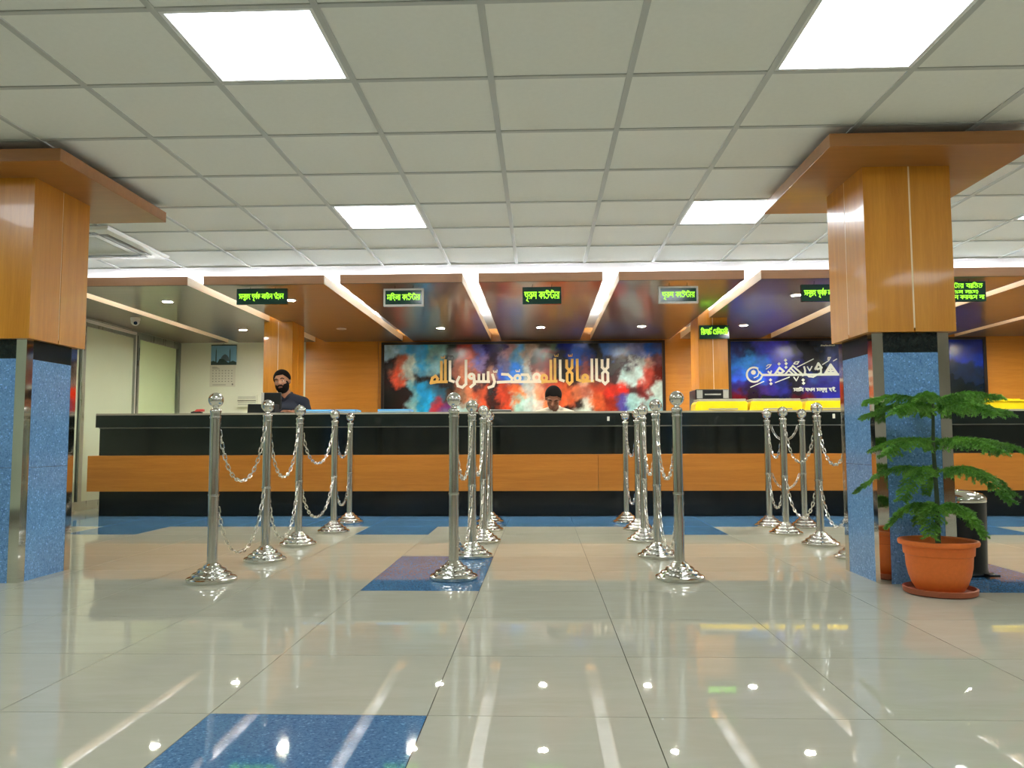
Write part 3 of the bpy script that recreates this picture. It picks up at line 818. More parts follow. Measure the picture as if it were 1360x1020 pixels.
end = [(40, 60, 150), (40, 70, 170), (40, 60, 90), (40, 50, 50), (60, 45, 45), (110, 50, 50)]
for r_ in range(6):
    g2[r_] = g2[r_] + [g2h[r_], g2[r_][7], g2[r_][5], g2h[r_], g2[r_][2], g2[r_][6], g2h[r_], end[r_], end[r_], end[r_], end[r_]]
mu1 = mural('abstract_mural', -2.18, 1.665, .95, 2.095, g1, 'long red, blue and white cloud-painted mural with gold calligraphy', 2.0, .75)
mu2 = mural('blue_mural', 2.60, 5.99, .95, 2.105, g2, 'dark blue and red painted mural with white calligraphy', 7.0, .7)

def calli(m, strokes, ox, oz, k, wd, y):
    for st in strokes:
        pts, ww = (st, wd) if isinstance(st, list) else st
        m.stroke([(ox + px * k, oz - pz * k) for px, pz in pts], ww * k, y - .012, y)
def ring(cx, cy, rx, ry, a0=0, a1=360, n=16):
    return [(cx + rx * math.cos(math.radians(a0 + (a1 - a0) * i / n)), cy + ry * math.sin(math.radians(a0 + (a1 - a0) * i / n))) for i in range(n + 1)]
def shadda(x, y): return [([(x - 12, y), (x - 10, y + 10), (x, y + 10), (x, y + 2), (x, y + 10), (x + 10, y + 10), (x + 12, y - 4)], 5)]
def vase(x0, x1): return [[(x0, 150), (x0, 195), (x1, 235), (x1, 285), ((x0 + x1) / 2, 303), (x0 + 2, 285), (x0 + 2, 235), (x1, 195), (x1 + 2, 145)]]
my = YB - .065
K1 = 2.907 / 1360; OX1, OZ1 = -1.658, 2.177 + .002
words1 = [
 ('gold_letter', [[(62, 290), (72, 258), (92, 244), (106, 262), (98, 284), (62, 290)], [(76, 283), (165, 283)], [(130, 152), (130, 284)], [(156, 142), (156, 284)]] + shadda(140, 118)),
 ('cream_letter', [[(186, 150), (186, 274), (210, 282)]]),
 ('cream_letter', [[(290, 145), (290, 298), (266, 320), (238, 310), (230, 284), (246, 252)], ring(326, 248, 15, 14), [(342, 255), (346, 296), (320, 318)], [(340, 283), (440, 283)], [(374, 238), (374, 283)], [(404, 236), (404, 283)], [(434, 222), (434, 283)]]),
 ('cream_letter', [[(462, 238), (476, 284), (466, 312), (436, 322)]] + shadda(480, 212)),
 ('cream_letter', [[(524, 236), (562, 238), (588, 262), (586, 284), (496, 288)], [(586, 286), (772, 286)], ring(624, 262, 17, 18), [(650, 240), (690, 240), (700, 262), (690, 284)], ring(748, 258, 20, 22)] + shadda(626, 210)),
 ('gold_letter', [ring(796, 262, 16, 18), [(780, 290), (800, 286), (876, 284)], [(840, 150), (840, 284)], [(866, 140), (866, 284)]] + shadda(876, 112)),
 ('cream_letter', [[(900, 150), (900, 274), (922, 282)]]),
 ('gold_letter', vase(942, 976) + shadda(966, 112)),
 ('gold_letter', [[(1010, 145), (1010, 274), (1032, 282)]]),
 ('gold_letter', [ring(1060, 262, 15, 17), [(1044, 288), (1064, 284), (1112, 284)]]),
 ('cream_letter', [[(1104, 145), (1104, 284)], [(1134, 145), (1134, 274), (1156, 282)]]),
 ('cream_letter', vase(1170, 1206)),
]
for mt, st in words1:
    m = MB(); calli(m, st, OX1, OZ1, K1, 17, my)
    m.build('painted_word', M[mt], mu1)
K2 = 1.594 / 1360; OX2, OZ2 = 2.553, 2.245
st2 = [(ring(305, 512, 84, 84, -60, -300, 24), 20), ([(345, 440), (362, 490), (345, 530), (305, 548)], 11), (ring(298, 485, 12, 12), 26),
 ([(366, 478), (402, 518), (380, 560), (340, 592)], 18), [(400, 516), (1272, 516)], ([(468, 478), (492, 500), (490, 520)], 18), ([(505, 470), (490, 520)], 14),
 ([(545, 508), (600, 432), (648, 474), (612, 500), (572, 480)], 22), ([(660, 512), (756, 412)], 16), ([(702, 462), (764, 518)], 17), ([(726, 436), (800, 512)], 17), ([(752, 410), (856, 508)], 18),
 ([(884, 424), (894, 470), (884, 520), (862, 526)], 18), ([(1012, 452), (1048, 384), (1082, 436), (1040, 452), (1012, 440)], 22), ([(1076, 440), (1076, 494), (985, 542), (940, 538), (892, 500)], 18),
 ([(1120, 512), (1188, 402), (1262, 512)], 26), ([(1150, 470), (1230, 470)], 20), ([(1188, 410), (1188, 510)], 18), ([(1130, 498), (1250, 498)], 24)]
dots = [(493, 575), (497, 618), (597, 388), (672, 345), (678, 385), (676, 428), (868, 578), (872, 615)]
dia = [[(262, 658), (415, 592)], [(548, 606), (710, 543)], [(806, 426), (992, 334)], [(448, 446), (486, 420), (505, 396), (470, 398), (452, 414)], [(766, 388), (806, 392), (826, 362), (786, 366), (768, 384)], [(920, 424), (946, 470), (974, 420)], [(762, 544), (790, 586), (814, 540)], [(1098, 398), (1168, 354), (1190, 316), (1164, 316), (1160, 340)], [(1222, 358), (1260, 336)]]
m = MB(); calli(m, st2, OX2, OZ2, K2, 25, my); m.build('calligraphy_line', M['white_letter'], mu2)
m = MB()
for (px, pz) in dots:
    x, z, r_ = OX2 + px * K2, OZ2 - pz * K2, 19 * K2
    m.prism([(x - r_, z), (x, z - r_), (x + r_, z), (x, z + r_)], my - .012, my)
m.build('calligraphy_dots', M['white_letter'], mu2)
m = MB(); calli(m, dia, OX2, OZ2, K2, 10, my); m.build('calligraphy_marks', M['white_letter'], mu2)
m = MB(); write(m, ['ami', 'jakhan', 'asustha', 'hoi'], OX2 + 755 * K2, OX2 + 1245 * K2, OZ2 - 708 * K2, 34 * K2, my - .006, my, .2)
m.build('small_lettering', M['white_letter'], mu2)
m = MB(); calli(m, [[(1085 + 16 * i, 182 - 6 * (i % 2)), (1092 + 16 * i, 168 + 4 * (i % 3)), (1099 + 16 * i, 182 - 4 * (i % 2))] for i in range(10)], OX2, OZ2, K2, 5, my)
m.build('painted_signature', M['white_letter'], mu2)

# ------------------------------------------------------------------ things on the back wall
cal = thing('wall_calendar', (-4.44, YB - .01, 1.545), 'hanging wall calendar with a blue mosque picture', 'calendar')
cx0, cx1, cz0, czm, cz1 = -4.655, -4.29, 1.53, 1.838, 2.112
yq = YB - .006
box('date_sheet', M['paper'], cal, cx0 - .012, cx1 - .008, yq - .004, yq, cz0, czm)
box('picture_sheet', M['sky_print'], cal, cx0, cx1, yq - .004, yq, czm, cz1)
box('binding_strip', M['dark_print'], cal, cx0, cx1, yq - .007, yq, cz1, cz1 + .014)
m = MB(); yf = yq - .0055
def C_(u, v): return (cx0 + u * (cx1 - cx0), czm + v * (cz1 - czm))
for u in (.2, .74):
    MB().prism([C_(u - .02, .15), C_(u + .02, .15), C_(u + .015, .72), C_(u, .9), C_(u - .015, .72)], yf, yf + .0012).build('minaret_print', M['dark_print'], cal)
m = MB()
m.prism([C_(.38, .2), C_(.72, .2), C_(.7, .38), C_(.63, .5), C_(.55, .56), C_(.47, .5), C_(.4, .38)], yf - .0004, yf + .001)
m.build('dome_print', M['dome_print'], cal)
m = MB()
m.prism([C_(0, 0), C_(1, 0), C_(1, .14), C_(.86, .22), C_(.68, .12), C_(.5, .3), C_(.34, .32), C_(.26, .12), C_(.1, .22), C_(0, .18)], yf - .0008, yf + .0008)
m.build('trees_print', M['dark_print'], cal)
m = MB()
for r_ in range(5):
    for c in range(7):
        x = cx0 + .025 + c * .045; z = czm - .085 - r_ * .038
        m.box(x, x + .016, yq - .0052, yq - .004, z, z + .009)
for c in range(3): m.box(cx0 + .02, cx0 + .09 + .02 * c, yq - .0052, yq - .004, czm - .03 - c * .014, czm - .025 - c * .014)
m.box(cx0 + .03, cx0 + .22, yq - .0052, yq - .004, cz0 + .025, cz0 + .031); m.box(cx1 - .06, cx1 - .04, yq - .0052, yq - .004, cz0 + .022, cz0 + .045)
tag(m.build('date_print', M['ink'], cal), kind='stuff')
MB().tube([(cx0 + .16, yq - .003, cz1 + .012), (cx0 + .18, yq - .003, cz1 + .03), (cx0 + .2, yq - .003, cz1 + .012)], .002, 6).build('hanging_loop', M['black_plastic'], cal)
vt = thing('wall_vent', (-4.11, YB - .01, 1.24), 'pale louvred box on the wall below the calendar', 'vent')
box('vent_body', M['wall_pale'], vt, -4.25, -3.98, YB - .05, YB - .0005, 1.24, 1.41, bevel=.004)
for z in (1.275, 1.30, 1.36, 1.38): box('louvre', M['grey_plastic'], vt, -4.24, -3.99, YB - .055, YB - .05, z, z + .006)
box('slot', M['black_plastic'], vt, -4.245, -3.985, YB - .056, YB - .05, 1.325, 1.335)

# security camera under the soffit
sc = thing('dome_camera', (-4.56, 8.66, SOF0), 'white dome security camera under the soffit at left', 'security camera')
MB().lathe([(.05, 0), (.052, -.01), (.05, -.03)], (-4.56, 8.66, SOF0), 24).build('mount', M['white_plastic'], sc, True)
MB().sphere((-4.56, 8.66, SOF0 - .045), .047, 20, 14).build('dome', M['white_plastic'], sc, 'all')
MB().lathe([(.019, 0), (.019, .012)], (0, 0, 0), 16)
lm = MB(); dv = Vector((.45, -.75, -.45)).normalized(); cc = Vector((-4.56, 8.66, SOF0 - .045))
lm.tube([cc + dv * .04, cc + dv * .05], .02, 16); lm.build('lens', M['lens'], sc, True)

# ceiling cassette air conditioner
ac = thing('cassette_air_conditioner', (-3.58, 6.0, HC), 'white ceiling cassette air conditioner beside the left pillar', 'air conditioner')
ax, ay, ah = -3.60, 5.985, .475
m = MB()
zz = HC - .028
def ringq(m, h0, z0_, h1, z1_):
    a = [(ax - h0, ay - h0, z0_), (ax + h0, ay - h0, z0_), (ax + h0, ay + h0, z0_), (ax - h0, ay + h0, z0_)]
    b = [(ax - h1, ay - h1, z1_), (ax + h1, ay - h1, z1_), (ax + h1, ay + h1, z1_), (ax - h1, ay + h1, z1_)]
    m.add(a + b, [(k, (k + 1) % 4, 4 + (k + 1) % 4, 4 + k) for k in range(4)])
ringq(m, ah, HC - .002, ah, HC - .014); ringq(m, ah, HC - .014, ah - .012, zz)
ringq(m, ah - .012, zz, .26, zz)
m.build('outer_panel', M['white_plastic'], ac)
box('intake_grille', M['ac_grille'], ac, ax - .25, ax + .25, ay - .25, ay + .25, zz + .001, zz + .012, bevel=.004)
for k in range(4):
    m = MB()
    a, b = .315, .395
    if k == 0: m.box(ax - .33, ax + .33, ay - b, ay - a, zz - .002, zz + .002)
    if k == 1: m.box(ax - .33, ax + .33, ay + a, ay + b, zz - .002, zz + .002)
    if k == 2: m.box(ax - b, ax - a, ay - .33, ay + .33, zz - .002, zz + .002)
    if k == 3: m.box(ax + a, ax + b, ay - .33, ay + .33, zz - .002, zz + .002)
    m.build('air_slot', M['black_plastic'], ac)
    m = MB()
    a, b = .34, .365
    if k == 0: m.box(ax - .29, ax + .29, ay - b, ay - a, zz - .006, zz - .003)
    if k == 1: m.box(ax - .29, ax + .29, ay + a, ay + b, zz - .006, zz - .003)
    if k == 2: m.box(ax - b, ax - a, ay - .29, ay + .29, zz - .006, zz - .003)
    if k == 3: m.box(ax + a, ax + b, ay - .29, ay + .29, zz - .006, zz - .003)
    m.build('flap', M['grey_plastic'], ac)

# ------------------------------------------------------------------ things on the counter
def tray(x0, x1, y, label):
    t = thing('yellow_tray_box', ((x0 + x1) / 2, y, CT), label, 'tray box', 'yellow boxes on the counter')
    m = MB()
    h = .105
    m.prism([(x0, CT), (x1, CT), (x1 + .004, CT + h * .75), (x1 - .012, CT + h), (x0 + .03, CT + h), (x0 + .01, CT + h * .75)], y, y + .26)
    m.build('box_body', M['yellow'], t, bevel=.004)
    box('grey_top', M['grey_lid'], t, x0 + .035, x1 - .012, y + .01, y + .25, CT + h, CT + h + .026, bevel=.004)
    box('front_panel', M['yellow'], t, x0 + .07, x1 - .03, y - .006, y, CT + .012, CT + h * .62)
    box('handle_groove', M['grey_lid'], t, x0 + .14, x1 - .1, y - .008, y - .0062, CT + .018, CT + .032)
tray(1.586, 2.124, 8.22, 'yellow and grey box on the counter, left of three, before the printer')
tray(2.143, 2.678, 8.22, 'middle yellow and grey box of the three on the counter')
tray(2.704, 3.20, 8.22, 'yellow and grey box on the counter, partly behind the right pillar')
t = thing('yellow_tray_box', (4.65, 8.24, CT), 'yellow open folder box on the counter behind the pine', 'tray box', 'yellow boxes on the counter')
MB().prism([(4.43, CT), (4.90, CT), (4.92, CT + .085), (4.40, CT + .085)], 8.16, 8.42).build('box_body', M['yellow'], t, bevel=.004)
MB().prism([(4.38, CT + .085), (4.93, CT + .085), (4.90, CT + .1), (4.41, CT + .1)], 8.15, 8.43).build('lid', M['yellow'], t, bevel=.003)
MB().prism([(4.43, CT + .1), (4.86, CT + .1), (4.86, CT + .115), (4.43, CT + .115)], 8.2, 8.42).build('folder', M['yellow'], t)

pr = thing('printer', (1.85, 8.75, 0), 'black printer with grey corners behind the left yellow box', 'printer')
box('stand', M['black_plastic'], pr, 1.70, 2.0, 8.6, 8.9, .0, 1.06)
box('printer_body', M['black_plastic'], pr, 1.66, 2.02, 8.56, 8.92, 1.06, 1.3, bevel=.012)
box('front_slot', M['grey_plastic'], pr, 1.76, 1.93, 8.552, 8.56, 1.235, 1.25)
for xa, xb in ((1.675, 1.735), (1.955, 2.012)): box('corner_panel', M['grey_plastic'], pr, xa, xb, 8.55, 8.56, 1.2, 1.29)

def folder(x0, x1, y, z, label, rot=0):
    t = thing('paper_folder', ((x0 + x1) / 2, y, z), label, 'folder', 'blue folders on the counter')
    box('cover', M['blue_paper'], t, x0, x1, y - .12, y + .12, z, z + .008)
    box('sheets', M['paper'], t, x0 + .01, x1 - .01, y - .115, y + .115, z + .008, z + .016)
    box('cover', M['blue_paper'], t, x0, x1, y - .12, y + .12, z + .016, z + .034)
folder(-2.48, -2.16, 8.14, CT, 'light blue folder on the counter beside the man in navy')
folder(-2.14, -1.90, 8.16, CT, 'light blue folder on the counter, middle of the three blue ones')
folder(-1.67, -1.34, 8.14, CT, 'light blue folder on the counter left of the mural edge')

mo = thing('computer_monitor', (-2.92, 8.4, CT), 'dark monitor seen from behind in front of the man in navy', 'monitor')
box('screen_back', M['black_plastic'], mo, -2.985, -2.80, 8.40, 8.43, CT + .05, CT + .235, bevel=.008)
box('side_edge', M['grey_plastic'], mo, -3.012, -2.986, 8.395, 8.43, CT + .04, CT + .235)
box('stand_neck', M['black_plastic'], mo, -2.88, -2.83, 8.41, 8.425, CT + .01, CT + .06)
box('stand_foot', M['black_plastic'], mo, -2.95, -2.76, 8.36, 8.47, CT, CT + .01)
ph = thing('desk_phone', (-2.93, 8.16, CT), 'low black desk device on the counter with a grey handset cord', 'phone')
MB().prism([(-3.045, CT), (-2.76, CT), (-2.76, CT + .095), (-3.04, CT + .098)], 8.08, 8.24).build('device_body', M['black_plastic'], ph, bevel=.006)
MB().tube([(-2.90, 8.1, CT + .105), (-2.84, 8.1, CT + .1), (-2.8, 8.1, CT + .115)], .008, 8).build('cord', M['grey_plastic'], ph, True)
rd = thing('stapler', (-3.62, 8.15, CT), 'small red and black stapler at the left of the counter', 'stapler')
MB().prism([(-3.66, CT), (-3.55, CT), (-3.55, CT + .02), (-3.60, CT + .035), (-3.66, CT + .02)], 8.13, 8.17).build('stapler_base', M['black_plastic'], rd)
MB().prism([(-3.63, CT + .022), (-3.53, CT + .024), (-3.53, CT + .05), (-3.6, CT + .048)], 8.128, 8.172).build('stapler_arm', M['red_plastic'], rd, bevel=.004)
kb = thing('paper_tray', (-.44, 8.35, CT), 'thin dark tray on the counter left of the man in white', 'tray')
box('tray_base', M['black_plastic'], kb, -.57, -.31, 8.28, 8.46, CT, CT + .026, bevel=.005)
box('tray_lid', M['grey_plastic'], kb, -.56, -.32, 8.30, 8.45, CT + .026, CT + .036)

# ------------------------------------------------------------------ potted pine
px_, py_ = 1.935, 3.985
pot = thing('potted_pine', (px_, py_, 0), 'young star pine in an orange pot beside the right pillar', 'potted plant')
MB().lathe([(.0, .012), (.15, .012), (.158, .032), (.166, .03), (.163, .006), (.152, 0), (.0, 0)], (px_, py_, 0), 36, cap=False).build('saucer', M['saucer'], pot, True)
MB().lathe([(0, .013), (.095, .013), (.107, .02), (.124, .05), (.138, .09), (.146, .13), (.15, .185), (.157, .19), (.16, .232), (.178, .236), (.181, .246), (.178, .257), (.166, .259), (.156, .252), (.148, .215), (0, .214)], (px_, py_, 0), 40, cap=False).build('pot', M['terracotta'], pot, True)
MB().lathe([(0, .226), (.08, .223), (.149, .217)], (px_, py_, 0), 24, cap=False).build('soil', M['soil'], pot, True)
MB().tube([(px_, py_, .215), (px_ + .004, py_, .45), (px_ - .002, py_ + .003, .7), (px_ + .003, py_, .88), (px_ + .004, py_, .935)], [.013, .011, .009, .007, .004], 10).build('stem', M['bark'], pot, True)
rnd = random.Random(5)
def frond(z0, ang, length, rise, droop, bl, seed):
    r_ = random.Random(seed)
    d = Vector((math.cos(ang), math.sin(ang), 0)); sd = Vector((-d.y, d.x, 0))
    n = 16
    pts = []
    for i in range(n + 1):
        t = i / n
        pts.append(Vector((px_, py_, z0)) + d * length * t + Vector((0, 0, rise * math.sin(min(1, t * 1.25) * PI / 1.6) - droop * t * t)))
    m = MB()
    m.tube(pts, [.0045 * (1 - .7 * i / n) for i in range(n + 1)], 5)
    def needles(p, q, k, ln):
        ax = (q - p)
        u = ax.normalized()
        s1 = u.cross(Vector((0, 0, 1)));
        if s1.length < .1: s1 = Vector((1, 0, 0))
        s1.normalize(); s2 = s1.cross(u)
        for i in range(k):
            b = p + ax * ((i + .5) / k)
            for _ in range(2):
                a = r_.uniform(0, 2 * PI)
                dirn = (s1 * math.cos(a) + s2 * math.sin(a) + u * .9).normalized() * ln * r_.uniform(.8, 1.2)
                wv = u.cross(dirn).normalized() * .0028
                m.add([b - wv, b + wv, b + dirn * .6 + wv * .7, b + dirn, b + dirn * .6 - wv * .7], [(0, 1, 2, 3, 4)])
    for i in range(2, n + 1):
        needles(pts[i - 1], pts[i], 6, .017)
    nb = 18
    for i in range(nb):
        t = .16 + .82 * i / (nb - 1)
        f_ = t * n; a = min(int(f_), n - 1); b = pts[a].lerp(pts[a + 1], f_ - a)
        ln = bl * (.5 + .5 * math.sin(PI * min(1, .2 + t * .85))) * r_.uniform(.85, 1.1)
        for s in (-1, 1):
            tip = b + (sd * s * .82 + d * .6).normalized() * ln + Vector((0, 0, -ln * r_.uniform(.35, .75) + .004))
            mid = b.lerp(tip, .55) + Vector((0, 0, ln * .12))
            m.tube([b, mid, tip], [.002, .0016, .001], 4)
            needles(b, mid, 11, .016); needles(mid, tip, 11, .014)
    o = m.build('frond', M['leaf'], pot)
tiers = [  # height, phase, count, length, rise, droop, branchlet
    (.925, .35, 5, .30, .055, .03, .075),
    (.885, .02, 5, .37, .06, .075, .085),
    (.735, -.05, 5, .42, .035, .085, .085),
    (.58, .1, 5, .385, .07, .16, .07),
    (.40, .35, 5, .225, .065, .16, .075),
]
sd_ = 1
for z0, ph0, n_, L_, ri, dr, bl in tiers:
    for k in range(n_):
        a = ph0 + 2 * PI * k / n_
        lim = 1.0
        if math.sin(a) > .3: lim = min(1.0, .185 / (math.sin(a) * L_ + 1e-6))     # branches pressed against the pillar stay short
        if abs(math.cos(a)) > .8 and math.sin(a) > 0: lim = max(lim, .8) if math.sin(a) * L_ * max(lim, .8) < .2 else lim
        frond(z0, a, L_ * lim * rnd.uniform(.92, 1.04), ri, dr * rnd.uniform(.85, 1.15), bl * max(.6, lim), sd_); sd_ += 1

# ------------------------------------------------------------------ pedal bin behind the pine
bx, by = 2.335, 4.56
bn = thing('pedal_bin', (bx, by, 0), 'black pedal bin with a steel rim beside the right pillar', 'bin')
MB().lathe([(.13, 0), (.138, .012), (.13, .03), (.137, .40), (0, .40)], (bx, by, 0), 32).build('bin_body', M['black_plastic'], bn, True)
MB().lathe([(.138, .40), (.141, .41), (.139, .425), (.12, .445), (.06, .462), (0, .466)], (bx, by, 0), 32, cap=False).build('steel_lid', M['chrome'], bn, True)
box('pedal', M['black_plastic'], bn, bx + .06, bx + .12, by - .17, by - .1, .008, .022, bevel=.004)

# ------------------------------------------------------------------ people
def voxel(o, size, sm=6, fac=.5):
    r_ = o.modifiers.new('remesh', 'REMESH'); r_.mode = 'VOXEL'; r_.voxel_size = size; r_.use_smooth_shade = True
    s_ = o.modifiers.new('smooth', 'SMOOTH'); s_.iterations = sm; s_.factor = fac
def person(loc, lid, headpos, hrot, hs, seat_z, sh_z, sh_w, lean, hands, skin, shirt, label, beard, sleeve_short):
    """loc: seat centre (x, y); headpos: head centre; faces -Y"""
    x, y = loc
    t = thing('person', (x, y, 0), label, 'person')
    H = Vector(headpos)
    hp = lambda a, b, c: H + hrot @ (Vector((a, b, c)) * hs)
    body = MB()
    E = lambda c, r_: body.sphere(hp(*c), tuple(k * hs for k in r_), 18, 12, hrot)
    Cp = lambda a, b, r0, r1: body.capsule(hp(*a), hp(*b), r0 * hs, r1 * hs, 10)
    E((0, .012, .03), (.076, .095, .088)); E((0, -.012, -.03), (.063, .078, .085)); E((0, -.03, -.075), (.048, .055, .043))
    Cp((0, -.086, .012), (0, -.106, -.022), .009, .0135); E((.012, -.093, -.026), (.009, .01, .008)); E((-.012, -.093, -.026), (.009, .01, .008))
    Cp((-.045, -.07, .026), (0, -.08, .024), .012, .012); Cp((.045, -.07, .026), (0, -.08, .024), .012, .012)
    E((.04, -.058, -.02), (.022, .024, .024)); E((-.04, -.058, -.02), (.022, .024, .024))
    Cp((-.018, -.083, -.052), (.018, -.083, -.052), .007, .007); Cp((-.015, -.082, -.062), (.015, -.082, -.062), .0075, .0075)
    for s in (-1, 1):
        E((s * .031, -.069, .0135 - lid), (.0175, .0135, .0085)); E((s * .031, -.068, -.0085), (.016, .0125, .006))
    E((.078, .014, -.005), (.011, .02, .032)); E((-.078, .014, -.005), (.011, .02, .032))
    chest = Vector((x + lean[0], y + lean[1], sh_z))
    pelvis = Vector((x, y, seat_z + .12))
    body.capsule(hp(0, .025, -.07), chest + Vector((0, .01, .03)), .054 * hs, .06, 12)
    def torso(m, g, zl=0):
        for k in range(6):
            f_ = k / 5
            c = pelvis.lerp(chest - Vector((0, 0, .1)), f_)
            w_ = (.155, .145, .14, .15, .165, .17)[k] + g; dp = (.12, .112, .108, .112, .115, .108)[k] + g
            m.sphere(c, (w_ * (sh_w / .19), dp, .11), 16, 10)
        for s in (-1, 1):
            m.capsule(chest + Vector((s * .04, .012, .012)), chest + Vector((s * sh_w, .005, -.035)), .056 + g, .058 + g)
    torso(body, 0)
    arms = {}
    for s, hd in zip((-1, 1), hands):
        shd = chest + Vector((s * sh_w, .005, -.035)); hd = Vector(hd)
        el = shd.lerp(hd, .5) + Vector((s * .09, .1, -.11))
        arms[s] = (shd, el, hd)
        body.capsule(shd, el, .05, .042); body.capsule(el, hd, .041, .028)
        fw = (hd - el); fw.z *= .3; fw.normalize(); side = Vector((0, 0, 1)).cross(fw).normalized()
        palm = hd + fw * .05
        rt = Matrix((side, fw, side.cross(fw))).transposed()
        body.sphere(palm, (.04, .052, .018), 12, 8, rt)
        for k, (off, ln) in enumerate(((-.03, .066), (-.01, .076), (.01, .072), (.03, .056))):
            a = palm + fw * .035 + side * off; b = a + fw * ln * .55 + Vector((0, 0, .006)); c = b + fw * ln * .45 - Vector((0, 0, .016))
            body.capsule(a, b, .0095, .009, 8); body.capsule(b, c, .009, .0075, 8)
        a = hd + fw * .02 - side * s * .03; b = a - side * s * .025 + fw * .04; c = b + fw * .028
        body.capsule(a, b, .012, .0105, 8); body.capsule(b, c, .0105, .0085, 8)
    legs = []
    for s in (-1, 1):
        hip = pelvis + Vector((s * .09, -.02, -.04)); kn = Vector((x + s * .13, y - .40, seat_z + .06)); an = Vector((x + s * .13, y - .34, seat_z - .36))
        legs.append((hip, kn, an))
        body.capsule(hip, kn, .085, .06); body.capsule(kn, an, .056, .04); body.capsule(an, an + Vector((0, -.13, -.05)), .042, .032)
    bo = body.build('body', skin, t); voxel(bo, .0065)
    sh = MB(); torso(sh, .012)
    for s in (-1, 1):
        shd, el, hd = arms[s]
        sh.capsule(shd, el if not sleeve_short else shd.lerp(el, .8), .064, .056)
        if not sleeve_short: sh.capsule(el, el.lerp(hd, .8), .055, .042)
    so = sh.build('shirt', shirt, t); voxel(so, .009, 5)
    cl = MB()
    nb = chest + Vector((0, .012, .045))
    for s in (-1, 1):
        cl.tube([nb + Vector((s * .01, .062, .03)), nb + Vector((s * .055, .035, .03)), nb + Vector((s * .066, -.02, .012)), nb + Vector((s * .036, -.072, -.02)), nb + Vector((s * .012, -.095, -.062))], [.012, .014, .015, .014, .006], 8)
    cl.build('collar', shirt, t, 'all')
    tr = MB()
    tr.sphere(pelvis - Vector((0, 0, .02)), (.165 * sh_w / .19, .135, .11), 16, 10)
    for hip, kn, an in legs:
        tr.capsule(hip, kn, .095, .07); tr.capsule(kn, an, .066, .052)
    to = tr.build('trousers', M['trouser'], t); voxel(to, .011, 4)
    # hair, brows, eyes, beard
    def shell(c, r_, keep, name, th=.006):
        m = MB(); nu, nv = 88, 60
        vs = []; ok = []
        for i in range(nv + 1):
            tt = PI * i / nv
            for k in range(nu):
                a = 2 * PI * k / nu
                p = Vector((c[0] + r_[0] * math.sin(tt) * math.cos(a), c[1] + r_[1] * math.sin(tt) * math.sin(a), c[2] + r_[2] * math.cos(tt)))
                vs.append(hp(*p)); ok.append(keep(p))
        fs = [q for i in range(nv) for k in range(nu) for q in [(i * nu + k, (i + 1) * nu + k, (i + 1) * nu + (k + 1) % nu, i * nu + (k + 1) % nu)] if all(ok[z] for z in q)]
        m.add(vs, fs)
        me_o = m.build(name, M['hair'], t, 'all')
        s_ = me_o.modifiers.new('thick', 'SOLIDIFY'); s_.thickness = th * hs; s_.offset = 0
    def hair_keep(p):
        a = math.atan2(abs(p.x), -(p.y - .014)) / PI
        lim = .07 + (.0 - .07) * min(1, max(0, a - .12) / .35) if a < .5 else .0 - .065 * (a - .5) * 2
        return p.z > lim
    shell((0, .015, .034), (.083, .103, .092), hair_keep, 'hair', .012)
    for s in (-1, 1):
        MB().tube([hp(s * .014, -.094, .026), hp(s * .032, -.092, .033), hp(s * .052, -.077, .024)], [.004 * hs, .0055 * hs, .003 * hs], 6).build('eyebrow', M['hair'], t, True)
        eo = MB().sphere(hp(s * .031, -.0685, .003), .0112 * hs, 12, 8).build('eye', M['eye'], t, 'all')
        MB().sphere(hp(s * .031, -.0765, .002), .0052 * hs, 8, 6).build('iris', M['iris'], eo, 'all')
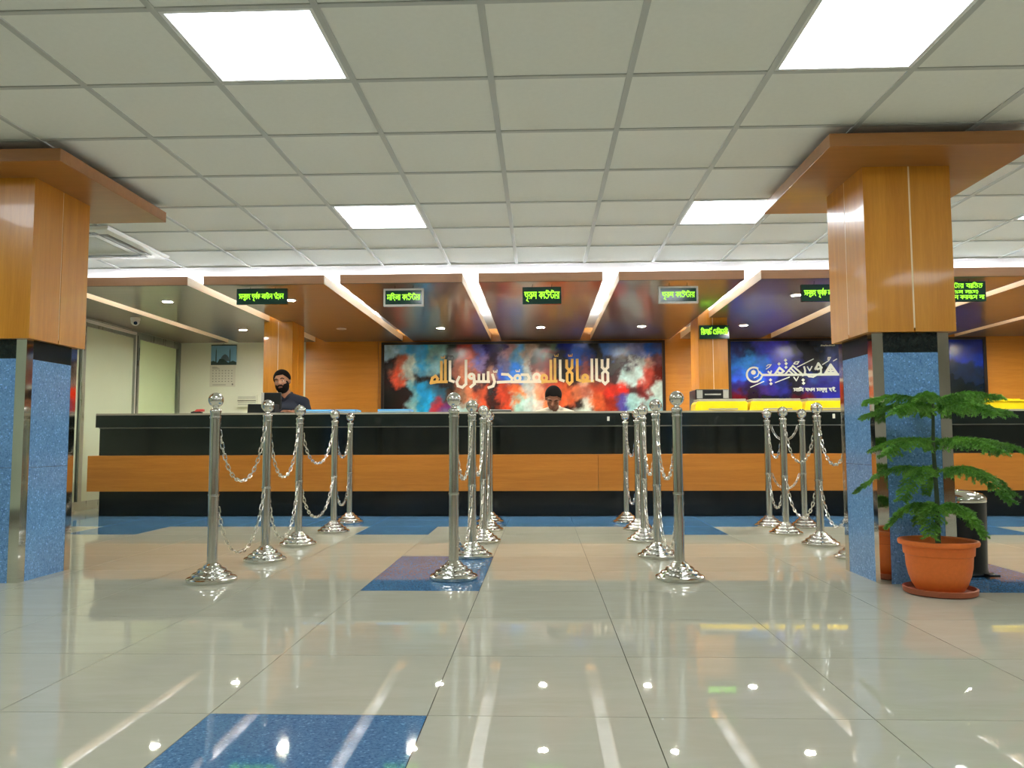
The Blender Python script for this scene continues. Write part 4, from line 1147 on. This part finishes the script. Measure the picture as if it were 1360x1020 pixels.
    if beard:
        def bk(p):
            if p.y > .02: return False
            if abs(p.x) > .05: return p.z < .0
            if abs(p.x) < .019 and p.z > -.066: return False
            return p.z < -.05 + max(0, abs(p.x) - .02) * .9
        shell((0, -.02, -.042), (.066, .075, .081), bk, 'beard', .01)
        MB().tube([hp(-.034, -.084, -.056), hp(-.016, -.095, -.042), hp(0, -.098, -.04), hp(.016, -.095, -.042), hp(.034, -.084, -.056)], [.005 * hs, .0085 * hs, .0075 * hs, .0085 * hs, .005 * hs], 6).build('moustache', M['hair'], t, True)
    MB().tube([hp(-.018, -.09, -.0575), hp(0, -.093, -.057), hp(.018, -.09, -.0575)], [.003 * hs, .005 * hs, .003 * hs], 6).build('lips', M['lip'], t, True)
    # stool
    st = thing('office_stool', (x, y + .01, 0), 'high black stool under ' + ('the man in navy' if beard else 'the man in white'), 'stool', 'stools behind the counter')
    MB().lathe([(0, seat_z - .07), (.17, seat_z - .065), (.185, seat_z - .035), (.175, seat_z - .008), (0, seat_z)], (x, y + .01, 0), 24, cap=False).build('seat', M['black_plastic'], st, True)
    MB().lathe([(.022, .03), (.022, seat_z - .06)], (x, y + .01, 0), 12).build('column', M['steel'], st, True)
    MB().lathe([(.2, 0), (.2, .012), (.05, .035), (.02, .05)], (x, y + .01, 0), 24).build('foot', M['chrome'], st, True)
    return t
R1 = Matrix.Rotation(math.radians(-9), 3, 'Y') @ Matrix.Rotation(math.radians(4), 3, 'X')
person((-2.90, 8.80), 0, (-2.902, 8.74, 1.425), R1, 1.06, .66, 1.225, .20, (0.03, -.02), ((-3.02, 8.58, 1.075), (-2.72, 8.58, 1.075)), M['skin'], M['navy'], 'bearded man in a navy shirt seated behind the counter', True, False)
R2 = Matrix.Rotation(math.radians(3), 3, 'Y') @ Matrix.Rotation(math.radians(34), 3, 'X')
person((.15, 8.86), .008, (.132, 8.66, 1.215), R2, 1.04, .50, 1.055, .185, (.0, -.09), ((.02, 8.6, .86), (.26, 8.6, .86)), M['skin2'], M['cream_cloth'], 'man in a cream shirt bowing his head behind the counter', False, True)
